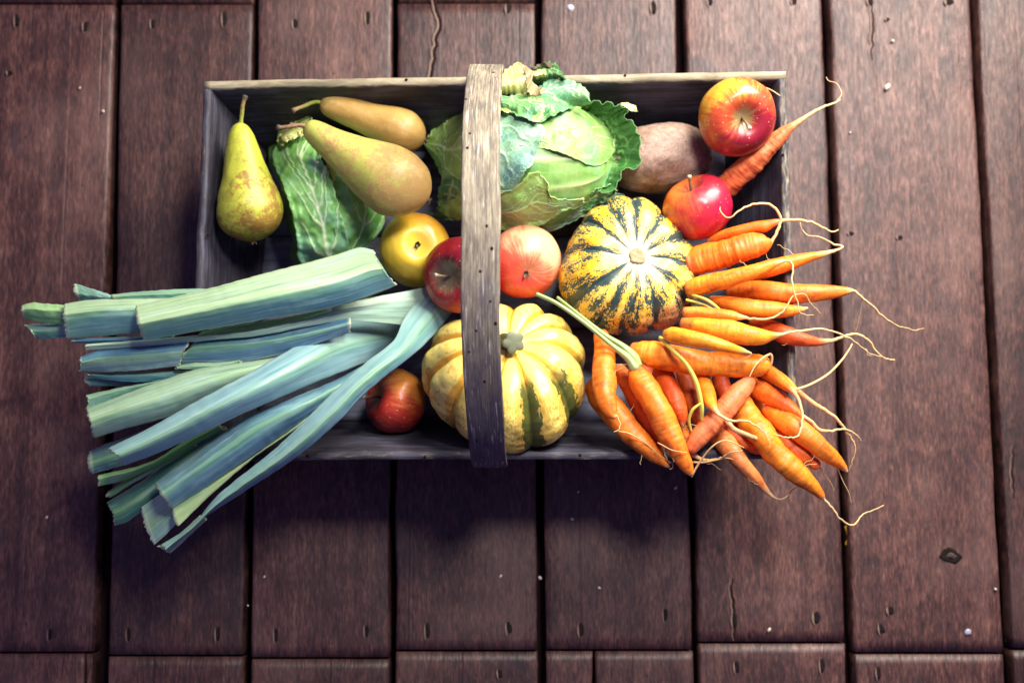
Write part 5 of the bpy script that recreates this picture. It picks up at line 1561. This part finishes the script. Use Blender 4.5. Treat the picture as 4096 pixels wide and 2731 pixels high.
carrot([(2647, 1487, 40), (2671, 1535, 42), (2695, 1583, 39), (2714, 1630, 34), (2726, 1669, 26), (2732, 1706, 9)], [.118, .135, .142, .142], 'short carrot with a nipple tip hanging under the big horizontal one', DEEP)
carrot([(2705, 1670, 18), (2728, 1720, 24), (2745, 1765, 24), (2765, 1808, 17)], [.112, .128, .136], 'small forked carrot end between the bright one and the pink one', ORANGE,
       tw([(2790, 1828), (2830, 1842), (2880, 1834), (2920, 1812), (2968, 1800)], 10, 3), [.140, .146, .160, .165], roots=[(tw([(2770, 1848), (2820, 1848), (2900, 1832), (2935, 1838)], 5, 2), [.140, .146, .158])])
carrot([(2762, 1795, 27), (2790, 1755, 41), (2824, 1716, 44), (2872, 1669, 45), (2919, 1616, 43), (2967, 1559, 38), (2998, 1522, 27)], [.148, .152, .152, .146], 'pink-orange carrot lying diagonally with its blunt end up', SALMON)
carrot([(2800, 1492, 38), (2814, 1535, 36), (2831, 1578, 32), (2843, 1611, 24), (2857, 1635, 15)], [.128, .145, .168], 'small top-shaped carrot whose thread lies across the pink-orange one', ORANGE,
       tw([(2876, 1659), (2910, 1678), (2939, 1683), (2977, 1681), (3015, 1697), (3049, 1721), (3076, 1765), (3078, 1790)], 9, 1.6), [.174, .176, .172, .17])
carrot([(2900, 1680, 32), (2935, 1735, 30), (2967, 1764, 28), (3015, 1793, 22), (3045, 1806, 12)], [.118, .126, .134], 'half hidden carrot between the pink-orange one and the longest one', DEEP, tw([(3068, 1800), (3078, 1780), (3050, 1764), (2989, 1739), (2935, 1715), (2905, 1679)], 9, 12), [.140, .160, .166, .16])
carrot([(2955, 1605, 46), (3002, 1685, 53), (3050, 1745, 54), (3098, 1806, 52), (3147, 1854, 48), (3195, 1897, 42), (3244, 1939, 30), (3280, 1976, 17), (3298, 2000, 8)], [.124, .146, .148, .138], 'longest carrot, reaching past the corner of the rim towards the lower right', ORANGE,
       tw([(3329, 2030), (3353, 2067), (3383, 2091), (3414, 2097), (3432, 2079), (3456, 2054), (3492, 2042), (3535, 2018)], 6, 2.4), [.134, .126, .12, .115], wr=1.3)
carrot([(2862, 1733, 38), (2905, 1776, 39), (2947, 1830, 36), (2983, 1873, 30), (3020, 1909, 24), (3056, 1951, 15), (3086, 1979, 8)], [.124, .144, .144, .136], 'wrinkled pink carrot pointing down over the near rim', SALMON,
       tw([(3114, 1995), (3141, 1988), (3165, 1964), (3189, 1945)], 4.5, 1.6), [.132, .130, .128], wr=1.6)
carrot([(3008, 1539, 36), (3056, 1564, 42), (3105, 1594, 40), (3147, 1624, 33), (3183, 1648, 20)], [.120, .136, .146], 'stubby carrot by the right rim below the big horizontal one', ORANGE,
       tw([(3214, 1667), (3244, 1685), (3274, 1715), (3311, 1724), (3353, 1718), (3395, 1721), (3432, 1745), (3444, 1764)], 10, 2), [.148, .146, .138, .13])
carrot([(3062, 1485, 32), (3105, 1509, 28), (3141, 1539, 22), (3171, 1564, 13)], [.128, .144, .158], 'small carrot by the right rim with a hooked root', ORANGE,
       tw([(3192, 1594), (3206, 1636), (3208, 1685), (3201, 1727), (3180, 1747), (3141, 1747), (3098, 1738)], 8.5, 3), [.160, .162, .166, .166], roots=[(tw([(3170, 1562), (3238, 1539), (3311, 1497), (3365, 1442), (3395, 1400), (3408, 1376)], 6, 3.5), [.158, .156, .150, .14])])
carrot([(3111, 1500, 19), (3147, 1530, 19), (3177, 1558, 15)], [.134, .146, .148], 'tiny carrot behind the hooked one, with a very long thread', AMBER,
       tw([(3214, 1582), (3262, 1618), (3308, 1645), (3347, 1676), (3377, 1715), (3408, 1758), (3420, 1794), (3411, 1836), (3398, 1879)], 11, 2.4), [.146, .140, .130, .12])
carrot([(3074, 1697, 32), (3123, 1745, 39), (3171, 1794, 38), (3214, 1824, 33), (3240, 1840, 22), (3258, 1854, 23), (3268, 1862, 19)], [.116, .138, .142, .138], 'reddish carrot with a round knob at its end', DEEP,
       roots=[(tw([(3275, 1862), (3300, 1900), (3325, 1935), (3335, 1962)], 3, 1.5), [.136, .130, .12]), (tw([(3268, 1856), (3230, 1858), (3200, 1870)], 2, 1.2), [.15, .148])])
carrot([(3068, 1636, 28), (3111, 1667, 39), (3171, 1703, 45), (3226, 1745, 45), (3280, 1788, 40), (3329, 1830, 31), (3365, 1861, 19), (3388, 1884, 7)], [.130, .150, .150, .140], 'sharply pointed carrot at the right corner, above the knobbed one', ORANGE,
       roots=[(tw([(3340, 1850), (3370, 1920), (3395, 1970), (3405, 2010)], 2, 1.3), [.138, .130, .12])])

# carrots lying deeper in the heap
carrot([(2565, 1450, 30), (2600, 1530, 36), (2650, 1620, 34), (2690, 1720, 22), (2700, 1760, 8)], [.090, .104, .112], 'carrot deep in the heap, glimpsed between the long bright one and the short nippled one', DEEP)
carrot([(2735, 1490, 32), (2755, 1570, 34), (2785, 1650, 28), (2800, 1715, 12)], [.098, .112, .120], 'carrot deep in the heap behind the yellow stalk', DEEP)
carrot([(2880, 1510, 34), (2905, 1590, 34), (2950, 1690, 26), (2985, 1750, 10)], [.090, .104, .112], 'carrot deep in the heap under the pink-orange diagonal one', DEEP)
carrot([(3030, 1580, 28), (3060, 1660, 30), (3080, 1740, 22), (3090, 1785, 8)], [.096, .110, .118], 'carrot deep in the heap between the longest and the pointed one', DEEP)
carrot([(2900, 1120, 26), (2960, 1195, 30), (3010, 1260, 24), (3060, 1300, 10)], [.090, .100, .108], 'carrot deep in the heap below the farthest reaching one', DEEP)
